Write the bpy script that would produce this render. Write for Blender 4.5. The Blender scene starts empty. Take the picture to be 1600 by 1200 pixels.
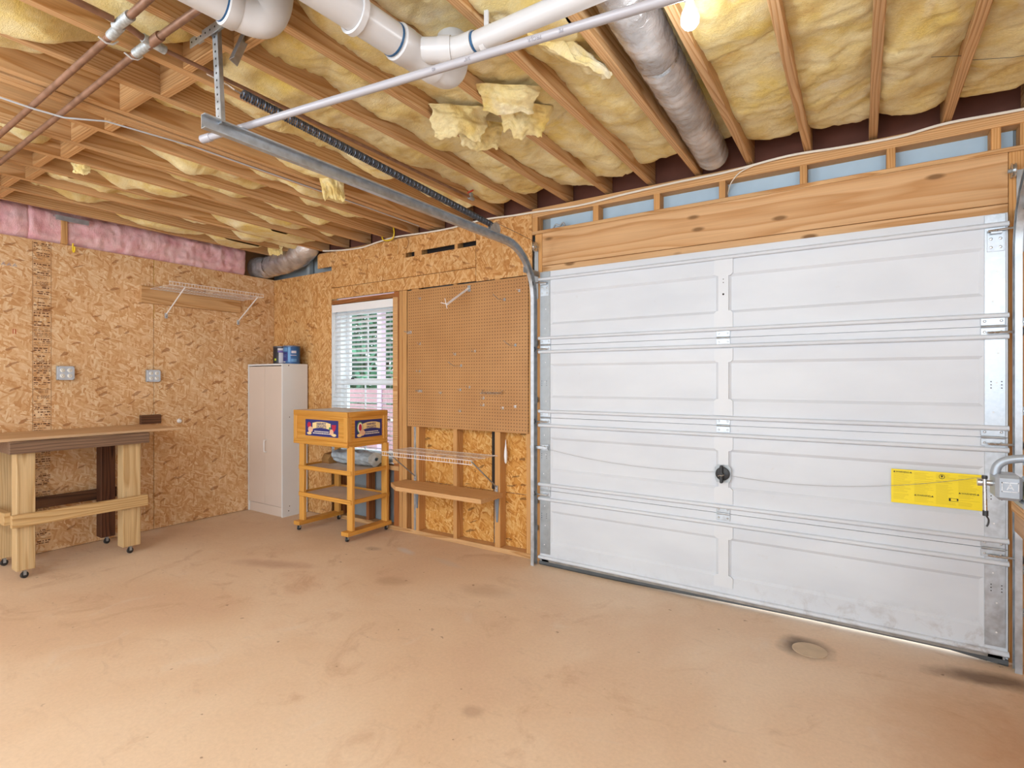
import bpy, math, random
from mathutils import Vector, Matrix, noise
random.seed(7)
S = bpy.context.scene
COL = S.collection
R = math.radians
# ---------------------------------------------------------------- camera
cam = bpy.data.objects.new('camera', bpy.data.cameras.new('camera'))
COL.objects.link(cam)
cam.location = (0, 0, 1.345)
cam.rotation_euler = (R(90), 0, R(33.2267))
cam.data.sensor_width = 36
cam.data.lens = 832 / 1600 * 36
cam.data.shift_y = -6 / 1600
cam.data.clip_start = 0.05
S.camera = cam
# ---------------------------------------------------------------- world, lamps, exposure
wd = bpy.data.worlds.new('sky'); S.world = wd; wd.use_nodes = True
bg = wd.node_tree.nodes['Background']
bg.inputs['Color'].default_value = (0.85, 0.925, 1.0, 1)
bg.inputs['Strength'].default_value = 3.0
S.view_settings.view_transform = 'Standard'
S.view_settings.look = 'None'
S.view_settings.gamma = 1
S.view_settings.use_curve_mapping = False
S.view_settings.exposure = 0.36
def lamp(name, loc, power, radius, col=(.87, .935, 1.0)):
    l = bpy.data.lights.new(name, 'POINT'); l.energy = power; l.shadow_soft_size = radius; l.color = col
    o = bpy.data.objects.new(name, l); COL.objects.link(o); o.location = loc
    return o
# fill lights added to brighten the room, unseen behind and beside the camera
lamp('added_fill_light', (-2.9, -0.5, 2.40), 46, .15)
lamp('added_fill_light', (-.8, -0.35, 2.40), 40, .15)
lamp('added_fill_light', (1.1, -0.6, 2.40), 40, .15)

# ---------------------------------------------------------------- helpers
def C(h):
    h = h.lstrip('#')
    out = []
    for i in (0, 2, 4):
        c = int(h[i:i + 2], 16) / 255
        out.append(c / 12.92 if c <= .04045 else ((c + .055) / 1.055) ** 2.4)
    return (out[0], out[1], out[2], 1)

WL = {}
def smooth_path(P, n=6):
    P = [Vector(p) for p in P]; out = []
    for i in range(len(P) - 1):
        p0 = P[max(i - 1, 0)]; p1 = P[i]; p2 = P[i + 1]; p3 = P[min(i + 2, len(P) - 1)]
        for k in range(n):
            t = k / n
            out.append(.5 * ((2 * p1) + (p2 - p0) * t + (2 * p0 - 5 * p1 + 4 * p2 - p3) * t * t + (3 * p1 - p0 - 3 * p2 + p3) * t ** 3))
    out.append(P[-1]); return out
class MB:
    def __init__(s): s.v = []; s.f = []
    def box(s, x0, x1, y0, y1, z0, z1, b=0.002):
        if x0 > x1: x0, x1 = x1, x0
        if y0 > y1: y0, y1 = y1, y0
        if z0 > z1: z0, z1 = z1, z0
        lo = (x0, y0, z0); hi = (x1, y1, z1)
        b = min(b, .3 * min(hi[i] - lo[i] for i in range(3)))
        n = len(s.v)
        if b <= 0:
            for k in range(8):
                s.v.append(tuple(hi[i] if k >> i & 1 else lo[i] for i in range(3)))
            for q in ((0, 2, 3, 1), (4, 5, 7, 6), (0, 1, 5, 4), (2, 6, 7, 3), (0, 4, 6, 2), (1, 3, 7, 5)):
                s.f.append(tuple(n + i for i in q))
            return s
        idx = {}
        for k in range(8):
            for a in range(3):
                p = []
                for i in range(3):
                    h = k >> i & 1
                    e = hi[i] if h else lo[i]
                    if i != a: e += -b if h else b
                    p.append(e)
                idx[k, a] = len(s.v); s.v.append(tuple(p))
        for a in range(3):
            u, w = (a + 1) % 3, (a + 2) % 3
            for h in (0, 1):
                ks = [(h << a) | (i << u) | (j << w) for i, j in ((0, 0), (1, 0), (1, 1), (0, 1))]
                q = [idx[k, a] for k in ks]
                s.f.append(tuple(q if h else q[::-1]))
        for e in range(3):
            u, w = (e + 1) % 3, (e + 2) % 3
            for i in (0, 1):
                for j in (0, 1):
                    k0 = (i << u) | (j << w); k1 = k0 | (1 << e)
                    q = [idx[k0, u], idx[k1, u], idx[k1, w], idx[k0, w]]
                    s.f.append(tuple(q if i != j else q[::-1]))
        for k in range(8):
            q = [idx[k, 0], idx[k, 1], idx[k, 2]]
            par = (k & 1) + (k >> 1 & 1) + (k >> 2 & 1)
            s.f.append(tuple(q if par % 2 else q[::-1]))
        return s
    def sweep(s, prof, path, closed_prof=True, caps=True, up=None, loop=False):
        """profile of (u, v) carried along path; u along side, v along up"""
        P = [Vector(p) for p in path]; m = len(prof); n0 = len(s.v)
        N = len(P)
        T = []
        for i in range(N):
            if loop: t = P[(i + 1) % N] - P[i - 1]
            elif i == 0: t = P[1] - P[0]
            elif i == N - 1: t = P[-1] - P[-2]
            else: t = (P[i + 1] - P[i]).normalized() + (P[i] - P[i - 1]).normalized()
            T.append(t.normalized())
        ref = Vector(up) if up else (Vector((0, 0, 1)) if abs(T[0].z) < .9 else Vector((0, 1, 0)))
        U = (ref - T[0] * ref.dot(T[0])).normalized()
        for i in range(N):
            if i:
                q = T[i - 1].rotation_difference(T[i]); U = q @ U
                U = (U - T[i] * U.dot(T[i])).normalized()
            Sd = T[i].cross(U)
            for a, b in prof: s.v.append(tuple(P[i] + Sd * a + U * b))
        cnt = m if closed_prof else m - 1
        for i in range(N if loop else N - 1):
            for j in range(cnt):
                a = n0 + i * m + j; b = n0 + i * m + (j + 1) % m
                i2 = (i + 1) % N
                c = n0 + i2 * m + (j + 1) % m; d = n0 + i2 * m + j
                s.f.append((a, b, c, d))
        if caps and closed_prof and not loop:
            s.f.append(tuple(n0 + j for j in range(m))[::-1])
            s.f.append(tuple(n0 + (N - 1) * m + j for j in range(m)))
        return s
    def tube(s, path, r, n=8, caps=True, loop=False):
        prof = [(r * math.cos(2 * math.pi * k / n), r * math.sin(2 * math.pi * k / n)) for k in range(n)]
        return s.sweep(prof, path, True, caps, None, loop)
    def lathe(s, prof, o, ax=(0, 0, 1), n=20, caps=True):
        """profile of (radius, height) about an axis"""
        A = Vector(ax).normalized()
        U = A.orthogonal().normalized(); V = A.cross(U); o = Vector(o); n0 = len(s.v)
        for r, h in prof:
            for k in range(n):
                t = 2 * math.pi * k / n
                s.v.append(tuple(o + A * h + (U * math.cos(t) + V * math.sin(t)) * r))
        for i in range(len(prof) - 1):
            for k in range(n):
                s.f.append((n0 + i * n + k, n0 + i * n + (k + 1) % n, n0 + (i + 1) * n + (k + 1) % n, n0 + (i + 1) * n + k))
        if caps:
            s.f.append(tuple(n0 + k for k in range(n))[::-1])
            s.f.append(tuple(n0 + (len(prof) - 1) * n + k for k in range(n)))
        return s
    def prism(s, poly, axis, a0, a1):
        """polygon in the plane of the two other axes (cyclic order), extruded"""
        n0 = len(s.v); m = len(poly)
        for a in (a0, a1):
            for u, w in poly:
                p = [0, 0, 0]; p[axis] = a; p[(axis + 1) % 3] = u; p[(axis + 2) % 3] = w
                s.v.append(tuple(p))
        s.f.append(tuple(n0 + i for i in range(m))[::-1]); s.f.append(tuple(n0 + m + i for i in range(m)))
        for i in range(m):
            j = (i + 1) % m
            s.f.append((n0 + i, n0 + j, n0 + m + j, n0 + m + i))
        return s
    def quad(s, a, b, c, d):
        n = len(s.v); s.v += [tuple(a), tuple(b), tuple(c), tuple(d)]; s.f.append((n, n + 1, n + 2, n + 3)); return s
    def grid(s, fn, nu, nv):
        n = len(s.v)
        for i in range(nu + 1):
            for j in range(nv + 1): s.v.append(tuple(fn(i / nu, j / nv)))
        for i in range(nu):
            for j in range(nv):
                a = n + i * (nv + 1) + j
                s.f.append((a, a + nv + 1, a + nv + 2, a + 1))
        return s
    def build(s, name, mat, parent=None, smooth=False, origin=None, angle=40):
        v = [Vector(p) for p in s.v]
        if origin is None:
            lo = Vector([min(p[i] for p in v) for i in range(3)]); hi = Vector([max(p[i] for p in v) for i in range(3)])
            origin = (lo + hi) / 2
        origin = Vector(origin)
        me = bpy.data.meshes.new(name)
        me.from_pydata([tuple(p - origin) for p in v], [], s.f)
        me.materials.append(mat)
        if smooth:
            me.polygons.foreach_set('use_smooth', [True] * len(me.polygons))
            try: me.set_sharp_from_angle(angle=R(angle))
            except Exception: pass
        me.update()
        o = bpy.data.objects.new(name, me); COL.objects.link(o)
        WL[o.name] = origin
        if parent is not None:
            o.parent = parent; o.location = origin - WL[parent.name]
        else: o.location = origin
        return o
def bx(name, mat, parent, x0, x1, y0, y1, z0, z1, b=.002):
    return MB().box(x0, x1, y0, y1, z0, z1, b).build(name, mat, parent)
def tag(o, label, cat, group=None, kind=None):
    if label: o['label'] = label
    if cat: o['category'] = cat
    if group: o['group'] = group
    if kind: o['kind'] = kind
    return o
def thing(name, loc, label, cat, group=None):
    o = bpy.data.objects.new(name, None); COL.objects.link(o); o.location = loc; o.empty_display_size = .05
    WL[o.name] = Vector(loc)
    return tag(o, label, cat, group)
def struct(name, loc):
    o = bpy.data.objects.new(name, None); COL.objects.link(o); o.location = loc; o.empty_display_size = .05
    WL[o.name] = Vector(loc); o['kind'] = 'structure'
    return o
def plab(o, label): o['label'] = label; return o
def text(body, size, mat, parent, loc, rx, name='lettering', ext=.0006, align='CENTER', sx=1, bold=0):
    cu = bpy.data.curves.new('t', 'FONT'); cu.body = body; cu.size = size; cu.extrude = ext; cu.offset = size * bold
    cu.align_x = align; cu.align_y = 'CENTER'
    t = bpy.data.objects.new('t', cu); COL.objects.link(t)
    bpy.context.view_layer.update()
    me = bpy.data.meshes.new_from_object(t.evaluated_get(bpy.context.evaluated_depsgraph_get()))
    bpy.data.objects.remove(t); bpy.data.curves.remove(cu)
    me.materials.clear(); me.materials.append(mat)
    M = rx.to_4x4() @ Matrix.Diagonal((sx, 1, 1, 1))
    me.transform(M)
    o = bpy.data.objects.new(name, me); COL.objects.link(o)
    o.parent = parent; o.location = Vector(loc) - WL[parent.name]; WL[o.name] = Vector(loc)
    return o
ROT_FRONT = Matrix.Rotation(R(90), 3, 'X')                                   # text facing -y
ROT_SIDE = Matrix.Rotation(R(90), 3, 'Z') @ Matrix.Rotation(R(90), 3, 'X')   # text facing +x
ROT_LEFTFACE = Matrix.Rotation(R(-90), 3, 'Z') @ Matrix.Rotation(R(90), 3, 'X')

# ---------------------------------------------------------------- materials
def newmat(name):
    m = bpy.data.materials.new(name); m.use_nodes = True
    nt = m.node_tree
    return m, nt, nt.nodes['Principled BSDF']
def ND(nt, t, **kw):
    n = nt.nodes.new(t)
    for k, v in kw.items(): setattr(n, k, v)
    return n
def ramp(nt, src, stops, interp='LINEAR'):
    n = ND(nt, 'ShaderNodeValToRGB'); n.color_ramp.interpolation = interp
    e = n.color_ramp.elements
    while len(e) < len(stops): e.new(.5)
    for i, (p, c) in enumerate(stops): e[i].position = p; e[i].color = c
    nt.links.new(src, n.inputs[0]); return n.outputs[0]
def mth(nt, op, a, b=None, c=None):
    n = ND(nt, 'ShaderNodeMath', operation=op)
    for i, x in enumerate((a, b, c)):
        if x is None: continue
        if isinstance(x, (int, float)): n.inputs[i].default_value = x
        else: nt.links.new(x, n.inputs[i])
    return n.outputs[0]
def mixc(nt, fac, a, b, mode='MIX'):
    n = ND(nt, 'ShaderNodeMix', data_type='RGBA', blend_type=mode)
    for k, x in ((0, fac), (6, a), (7, b)):
        if isinstance(x, (int, float)): n.inputs[k].default_value = x
        elif isinstance(x, tuple): n.inputs[k].default_value = x
        else: nt.links.new(x, n.inputs[k])
    return n.outputs[2]
def noise_n(nt, vec, scale, detail=3, rough=.5, dist=0):
    n = ND(nt, 'ShaderNodeTexNoise'); n.inputs['Scale'].default_value = scale; n.inputs['Detail'].default_value = detail
    n.inputs['Roughness'].default_value = rough; n.inputs['Distortion'].default_value = dist
    if vec is not None: nt.links.new(vec, n.inputs['Vector'])
    return n
def mapping(nt, vec, scale=(1, 1, 1), rot=(0, 0, 0), loc=(0, 0, 0)):
    n = ND(nt, 'ShaderNodeMapping'); n.inputs['Scale'].default_value = scale; n.inputs['Rotation'].default_value = rot
    n.inputs['Location'].default_value = loc
    nt.links.new(vec, n.inputs['Vector']); return n.outputs[0]
def bump(nt, h, strength, dist, bs):
    b = ND(nt, 'ShaderNodeBump'); b.inputs['Strength'].default_value = strength; b.inputs['Distance'].default_value = dist
    nt.links.new(h, b.inputs['Height']); nt.links.new(b.outputs[0], bs.inputs['Normal'])
def objcoord(nt): return ND(nt, 'ShaderNodeTexCoord').outputs['Object']
def worldpos(nt): return ND(nt, 'ShaderNodeNewGeometry').outputs['Position']
def randoffset(nt, vec, amt=(3, 5, 7)):
    oi = ND(nt, 'ShaderNodeObjectInfo')
    cb = ND(nt, 'ShaderNodeCombineXYZ')
    for i in range(3): nt.links.new(mth(nt, 'MULTIPLY', oi.outputs['Random'], amt[i]), cb.inputs[i])
    a = ND(nt, 'ShaderNodeVectorMath', operation='ADD'); nt.links.new(vec, a.inputs[0]); nt.links.new(cb.outputs[0], a.inputs[1])
    return a.outputs[0], oi.outputs['Random']

def M_flat(name, col, rough=.6, metal=0, var=0.06, scale=8, spec=.5, bumpy=0):
    m, nt, bs = newmat(name)
    c = C(col) if isinstance(col, str) else col
    n = noise_n(nt, objcoord(nt), scale, 4)
    lo = tuple(x * (1 - var) for x in c[:3]) + (1,); hi = tuple(min(1, x * (1 + var)) for x in c[:3]) + (1,)
    nt.links.new(ramp(nt, n.outputs[0], [(.3, lo), (.7, hi)]), bs.inputs['Base Color'])
    bs.inputs['Roughness'].default_value = rough; bs.inputs['Metallic'].default_value = metal
    bs.inputs['Specular IOR Level'].default_value = spec
    if bumpy: bump(nt, n.outputs[0], bumpy, .01, bs)
    return m
def M_wood(name, light, dark, axis, rings=34, tone=.10, rough=.62, knots=0.0, fine=.10, soft=.35):
    m, nt, bs = newmat(name)
    oc = objcoord(nt)
    oi = ND(nt, 'ShaderNodeObjectInfo').outputs['Random']
    r2 = mth(nt, 'FRACT', mth(nt, 'MULTIPLY', oi, 37.7))
    r3 = mth(nt, 'FRACT', mth(nt, 'MULTIPLY', oi, 91.3))
    cb = ND(nt, 'ShaderNodeCombineXYZ')
    cross = [i for i in range(3) if i != axis]
    nt.links.new(mth(nt, 'MULTIPLY_ADD', r2, .16, .02), cb.inputs[cross[0]])
    nt.links.new(mth(nt, 'MULTIPLY_ADD', r3, .22, -.11), cb.inputs[cross[1]])
    nt.links.new(mth(nt, 'MULTIPLY', oi, 17.0), cb.inputs[axis])
    ad = ND(nt, 'ShaderNodeVectorMath', operation='ADD'); nt.links.new(oc, ad.inputs[0]); nt.links.new(cb.outputs[0], ad.inputs[1])
    sc = [1, 1, 1]; sc[axis] = .10
    mp = mapping(nt, ad.outputs[0], tuple(sc))
    nz = noise_n(nt, mp, 5.5, 2, .5)
    dv = ND(nt, 'ShaderNodeVectorMath', operation='SCALE'); dv.inputs['Scale'].default_value = .09
    nt.links.new(nz.outputs['Color'], dv.inputs[0])
    a2 = ND(nt, 'ShaderNodeVectorMath', operation='ADD'); nt.links.new(mp, a2.inputs[0]); nt.links.new(dv.outputs[0], a2.inputs[1])
    w = ND(nt, 'ShaderNodeTexWave', wave_type='RINGS', rings_direction='XYZ'[axis], wave_profile='SAW')
    w.inputs['Scale'].default_value = rings; w.inputs['Distortion'].default_value = .6; w.inputs['Detail'].default_value = 1
    nt.links.new(a2.outputs[0], w.inputs['Vector'])
    L, D = C(light), C(dark)
    mid = tuple(L[i] * (1 - soft) + D[i] * soft for i in range(3)) + (1,)
    col = ramp(nt, w.outputs['Fac'], [(0, L), (.55, mid), (.86, D), (1, L)])
    sf = [140, 140, 140]; sf[axis] = 4
    f = noise_n(nt, mapping(nt, ad.outputs[0], tuple(sf)), 1, 2)
    g = ramp(nt, f.outputs[0], [(.25, (1 - fine * 2,) * 3 + (1,)), (.75, (1 + fine * .3,) * 3 + (1,))])
    col = mixc(nt, 1, col, g, 'MULTIPLY')
    big = noise_n(nt, ad.outputs[0], 2.2, 2)
    b1 = mth(nt, 'MULTIPLY_ADD', big.outputs[0], tone, mth(nt, 'MULTIPLY_ADD', r3, tone * 1.5, 1 - tone * 1.25))
    cc = ND(nt, 'ShaderNodeCombineColor')
    for i in range(3): nt.links.new(b1, cc.inputs[i])
    col = mixc(nt, 1, col, cc.outputs[0], 'MULTIPLY')
    if knots:
        sk = [9, 9, 9]; sk[axis] = 3.2
        vo = ND(nt, 'ShaderNodeTexVoronoi'); vo.inputs['Scale'].default_value = 1
        nt.links.new(mapping(nt, ad.outputs[0], tuple(sk)), vo.inputs['Vector'])
        k = ramp(nt, vo.outputs['Distance'], [(knots * .5, (1, 1, 1, 1)), (knots, (0, 0, 0, 1))])
        col = mixc(nt, k, col, tuple(x * .45 for x in D[:3]) + (1,))
    nt.links.new(col, bs.inputs['Base Color'])
    bs.inputs['Roughness'].default_value = rough; bs.inputs['Specular IOR Level'].default_value = .25
    bump(nt, f.outputs[0], .12, .002, bs)
    return m
def M_osb(name, cols, stretchdir=0, dark='8a5428', rough=.6):
    """strands lying over each other; cols = five tones light..dark"""
    m, nt, bs = newmat(name)
    p = worldpos(nt)
    oi = ND(nt, 'ShaderNodeObjectInfo').outputs['Random']
    sp = ND(nt, 'ShaderNodeSeparateXYZ'); nt.links.new(p, sp.inputs[0])
    cb = ND(nt, 'ShaderNodeCombineXYZ')
    nt.links.new(mth(nt, 'ADD', mth(nt, 'ADD', sp.outputs[0], sp.outputs[1]), mth(nt, 'MULTIPLY', oi, 9.0)), cb.inputs[0])
    nt.links.new(sp.outputs[2], cb.inputs[1])
    uv = cb.outputs[0]
    wob = noise_n(nt, uv, 9, 2)
    dv = ND(nt, 'ShaderNodeVectorMath', operation='SCALE'); dv.inputs['Scale'].default_value = .035
    nt.links.new(wob.outputs['Color'], dv.inputs[0])
    a2 = ND(nt, 'ShaderNodeVectorMath', operation='ADD'); nt.links.new(uv, a2.inputs[0]); nt.links.new(dv.outputs[0], a2.inputs[1])
    u2 = a2.outputs[0]
    tone = None; grainh = None
    for k, (ang, lx, ly, cut) in enumerate(((72, .12, .030, 2), (8, .10, .026, .42), (-38, .085, .019, .50), (48, .07, .016, .58), (95, .055, .012, .66), (20, .06, .009, .80))):
        mp = mapping(nt, mapping(nt, u2, (1, 1, 1), (0, 0, R(ang + stretchdir)), (k * 1.7, k * 2.3, 0)), (1 / lx, 1 / ly, 1))
        vo = ND(nt, 'ShaderNodeTexVoronoi'); vo.inputs['Scale'].default_value = 1; vo.voronoi_dimensions = '2D'
        nt.links.new(mp, vo.inputs['Vector'])
        sc = ND(nt, 'ShaderNodeSeparateColor'); nt.links.new(vo.outputs['Color'], sc.inputs[0])
        fib = noise_n(nt, mapping(nt, mp, (.9, 9, 1)), 1, 2)
        t = mth(nt, 'ADD', mth(nt, 'MULTIPLY', sc.outputs[0], .50), mth(nt, 'MULTIPLY', fib.outputs[0], .50))
        if tone is None: tone = t; 
        else:
            msk = mth(nt, 'GREATER_THAN', sc.outputs[1], cut)
            mx = ND(nt, 'ShaderNodeMix', data_type='FLOAT')
            nt.links.new(msk, mx.inputs[0]); nt.links.new(tone, mx.inputs[2]); nt.links.new(t, mx.inputs[3]); tone = mx.outputs[0]
    st = [(.18, C(cols[3])), (.32, C(cols[2])), (.46, C(cols[1])), (.60, C(cols[0])), (.78, C(cols[4]))]
    col = ramp(nt, tone, st)
    vd = ND(nt, 'ShaderNodeTexVoronoi'); vd.voronoi_dimensions = '2D'; vd.inputs['Scale'].default_value = 1
    nt.links.new(mapping(nt, mapping(nt, u2, (1, 1, 1), (0, 0, R(-25 + stretchdir)), (4.4, 1.2, 0)), (1 / .055, 1 / .018, 1)), vd.inputs['Vector'])
    sd = ND(nt, 'ShaderNodeSeparateColor'); nt.links.new(vd.outputs['Color'], sd.inputs[0])
    col = mixc(nt, mth(nt, 'MULTIPLY', mth(nt, 'GREATER_THAN', sd.outputs[0], .972), .6), col, C(dark))
    ch = noise_n(nt, mapping(nt, u2, (20, 46, 1), (0, 0, R(30))), 1, 1)
    k = ramp(nt, ch.outputs[0], [(.75, (0, 0, 0, 1)), (.80, (.55, .55, .55, 1))])
    col = mixc(nt, k, col, C(dark))
    big = noise_n(nt, uv, 1.7, 2)
    g = ramp(nt, big.outputs[0], [(.3, (.90, .89, .87, 1)), (.7, (1.04, 1.04, 1.04, 1))])
    col = mixc(nt, 1, col, g, 'MULTIPLY')
    nt.links.new(col, bs.inputs['Base Color']); bs.inputs['Roughness'].default_value = rough
    bs.inputs['Specular IOR Level'].default_value = .3
    bump(nt, tone, .25, .002, bs)
    return m
def M_fluff(name, pale, mid, deep, spot, rough=.95, white='f7f1dc'):
    m, nt, bs = newmat(name)
    v, rnd = randoffset(nt, objcoord(nt))
    n1 = noise_n(nt, v, 5.5, 5, .62, .6)
    col = ramp(nt, n1.outputs[0], [(.22, C(deep)), (.40, C(mid)), (.62, C(pale)), (.80, C(mid))])
    n3 = noise_n(nt, v, 3.1, 3, .6)
    k = ramp(nt, n3.outputs[0], [(.56, (0, 0, 0, 1)), (.72, (.6, .6, .6, 1))])
    col = mixc(nt, k, col, C(spot))
    n5 = noise_n(nt, v, 4.3, 4, .6, .5)
    k = ramp(nt, n5.outputs[0], [(.58, (0, 0, 0, 1)), (.74, (.65, .65, .65, 1))])
    col = mixc(nt, k, col, C(white))
    n2 = noise_n(nt, mapping(nt, v, (1, 2.2, 1)), 60, 6, .7, 1.2)
    g = ramp(nt, n2.outputs[0], [(.3, (.86, .85, .82, 1)), (.7, (1.05, 1.05, 1.05, 1))])
    col = mixc(nt, 1, col, g, 'MULTIPLY')
    nt.links.new(col, bs.inputs['Base Color']); bs.inputs['Roughness'].default_value = rough
    bs.inputs['Specular IOR Level'].default_value = .05
    bs.inputs['Sheen Weight'].default_value = .15
    bump(nt, n2.outputs[0], .6, .012, bs)
    return m
def M_metal(name, col, rough=.42, scale=30, var=.12, metal=.85):
    m, nt, bs = newmat(name)
    c = C(col)
    n = noise_n(nt, objcoord(nt), scale, 3)
    lo = tuple(x * (1 - var) for x in c[:3]) + (1,); hi = tuple(min(1, x * (1 + var)) for x in c[:3]) + (1,)
    nt.links.new(ramp(nt, n.outputs[0], [(.35, lo), (.65, hi)]), bs.inputs['Base Color'])
    nt.links.new(ramp(nt, n.outputs[0], [(.3, (rough * .8,) * 3 + (1,)), (.7, (rough * 1.2,) * 3 + (1,))]), bs.inputs['Roughness'])
    bs.inputs['Metallic'].default_value = metal
    return m
def M_foil():
    m, nt, bs = newmat('duct_foil')
    v = objcoord(nt)
    n = noise_n(nt, v, 26, 5, .65, 1.0)
    n2 = noise_n(nt, mapping(nt, v, (1, 1, 1)), 7, 3)
    nt.links.new(ramp(nt, n2.outputs[0], [(.35, C('a9a5a3')), (.65, C('e2e1e1'))]), bs.inputs['Base Color'])
    bs.inputs['Metallic'].default_value = .65; bs.inputs['Roughness'].default_value = .26
    bump(nt, n.outputs[0], .55, .012, bs)
    return m
def M_concrete():
    m, nt, bs = newmat('concrete_floor')
    p = worldpos(nt)
    n1 = noise_n(nt, p, .75, 5, .6, .4)
    col = ramp(nt, n1.outputs[0], [(.28, C('d0b197')), (.45, C('d7bb9f')), (.60, C('dec7ae')), (.78, C('d4b295'))])
    n2 = noise_n(nt, mapping(nt, p, (1, 1, 1), (0, 0, .5)), 2.4, 6, .68, 1.2)
    k = ramp(nt, n2.outputs[0], [(.57, (0, 0, 0, 1)), (.70, (.55, .55, .55, 1))])
    col = mixc(nt, k, col, C('bf9d80'))
    n3 = noise_n(nt, p, 3.3, 4, .6, .8)
    k = ramp(nt, n3.outputs[0], [(.62, (0, 0, 0, 1)), (.74, (.35, .35, .35, 1))])
    col = mixc(nt, k, col, C('dccfc2'))
    n5 = noise_n(nt, mapping(nt, p, (1.0, 3.0, 1), (0, 0, .9)), 5, 4, .65, .6)
    k = ramp(nt, n5.outputs[0], [(.60, (0, 0, 0, 1)), (.72, (.18, .18, .18, 1))])
    col = mixc(nt, k, col, C('a38c79'))
    n4 = noise_n(nt, p, 60, 4, .7)
    g = ramp(nt, n4.outputs[0], [(.3, (.93, .93, .93, 1)), (.7, (1.04, 1.04, 1.04, 1))])
    col = mixc(nt, 1, col, g, 'MULTIPLY')
    sp = noise_n(nt, p, 21, 2, .5)
    k = ramp(nt, sp.outputs[0], [(.735, (0, 0, 0, 1)), (.77, (.7, .7, .7, 1))])
    col = mixc(nt, k, col, C('7b5f4a'))
    def spot(col, x, y, rx, ry, rot, tint, amt, soft=.55, wob=.35):
        mp = mapping(nt, p, (1, 1, 1), (0, 0, 0), (-x, -y, 0))
        mp = mapping(nt, mp, (1, 1, 1), (0, 0, -rot))
        mp = mapping(nt, mp, (1 / rx, 1 / ry, 0))
        w = noise_n(nt, p, 9, 4, .6)
        ln = ND(nt, 'ShaderNodeVectorMath', operation='LENGTH'); nt.links.new(mp, ln.inputs[0])
        d = mth(nt, 'ADD', ln.outputs['Value'], mth(nt, 'MULTIPLY', mth(nt, 'SUBTRACT', w.outputs[0], .5), wob * 2))
        k = ramp(nt, d, [(soft, (amt,) * 3 + (1,)), (1, (0, 0, 0, 1))])
        return mixc(nt, k, col, C(tint))
    # painted bench shade first, then oil marks and stains left on the slab
    col = spot(col, .62, 2.45, .62, .75, .5, 'b5835a', .55, .25)  # shade by the right bench, painted in as an orange-brown tint
    col = spot(col, .50, 3.18, .30, .10, .2, '4f3623', .75, .3)
    col = spot(col, -.235, 3.045, .145, .145, 0, '4a3f34', .85, .40, .25)
    col = spot(col, -2.62, 2.55, .16, .10, .4, 'a9876b', .45, .4)
    col = spot(col, -2.0, 2.75, .22, .12, .2, 'a9886d', .4, .3)
    col = spot(col, -1.32, 1.72, .06, .05, .2, 'a58570', .5, .4)
    col = spot(col, -3.0, 3.05, .14, .05, -.3, 'd3cfcf', .7, .4)
    col = spot(col, -2.55, 3.02, .2, .05, -.2, 'c9bcb2', .5, .3)
    col = spot(col, -3.6, 2.3, .42, .10, .4, '9c6b56', .4, .3)
    col = spot(col, -3.25, 2.95, .09, .06, .1, '9d8776', .5, .4)
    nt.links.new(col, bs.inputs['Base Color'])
    nt.links.new(ramp(nt, n2.outputs[0], [(.3, (.55,) * 3 + (1,)), (.7, (.72,) * 3 + (1,))]), bs.inputs['Roughness'])
    bs.inputs['Specular IOR Level'].default_value = .35
    bump(nt, n4.outputs[0], .06, .003, bs)
    return m
def M_door():
    m, nt, bs = newmat('door_white_steel')
    p = worldpos(nt)
    n = noise_n(nt, mapping(nt, p, (1, 1, 2.5)), 2.2, 4)
    col = ramp(nt, n.outputs[0], [(.3, C('c6cdd6')), (.7, C('cfd6de'))])
    # grime along the bottom section, heavier to the right
    sp = ND(nt, 'ShaderNodeSeparateXYZ'); nt.links.new(p, sp.inputs[0])
    g1 = noise_n(nt, p, 9, 5, .7, .5)
    hgt = ramp(nt, sp.outputs[2], [(.05, (1, 1, 1, 1)), (.22, (0, 0, 0, 1))])
    xr = ramp(nt, mth(nt, 'MULTIPLY_ADD', sp.outputs[0], .8, .62), [(0, (.15,) * 3 + (1,)), (1, (1, 1, 1, 1))])
    k = mth(nt, 'MULTIPLY', mth(nt, 'MULTIPLY', hgt, xr), ramp(nt, g1.outputs[0], [(.50, (0, 0, 0, 1)), (.68, (.75,) * 3 + (1,))]))
    col = mixc(nt, k, col, C('7d6a5a'))
    g2 = noise_n(nt, p, 14, 3, .6)
    k2 = ramp(nt, g2.outputs[0], [(.70, (0, 0, 0, 1)), (.80, (.25,) * 3 + (1,))])
    col = mixc(nt, k2, col, C('b7b2ac'))
    nt.links.new(col, bs.inputs['Base Color']); bs.inputs['Roughness'].default_value = .42
    bs.inputs['Specular IOR Level'].default_value = .4
    return m
def M_pegboard():
    m, nt, bs = newmat('pegboard')
    oc = objcoord(nt)
    sp = ND(nt, 'ShaderNodeSeparateXYZ'); nt.links.new(oc, sp.inputs[0])
    fx = mth(nt, 'SUBTRACT', mth(nt, 'FRACT', mth(nt, 'MULTIPLY', sp.outputs[0], 1 / .0254)), .5)
    fz = mth(nt, 'SUBTRACT', mth(nt, 'FRACT', mth(nt, 'MULTIPLY', sp.outputs[2], 1 / .0254)), .5)
    d = mth(nt, 'SQRT', mth(nt, 'ADD', mth(nt, 'MULTIPLY', fx, fx), mth(nt, 'MULTIPLY', fz, fz)))
    k = ramp(nt, d, [(.13, (1, 1, 1, 1)), (.19, (0, 0, 0, 1))])
    n = noise_n(nt, oc, 3, 4)
    col = ramp(nt, n.outputs[0], [(.3, C('a97a48')), (.7, C('b68855'))])
    col = mixc(nt, k, col, C('3c2413'))
    nt.links.new(col, bs.inputs['Base Color']); bs.inputs['Roughness'].default_value = .55
    return m

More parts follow.
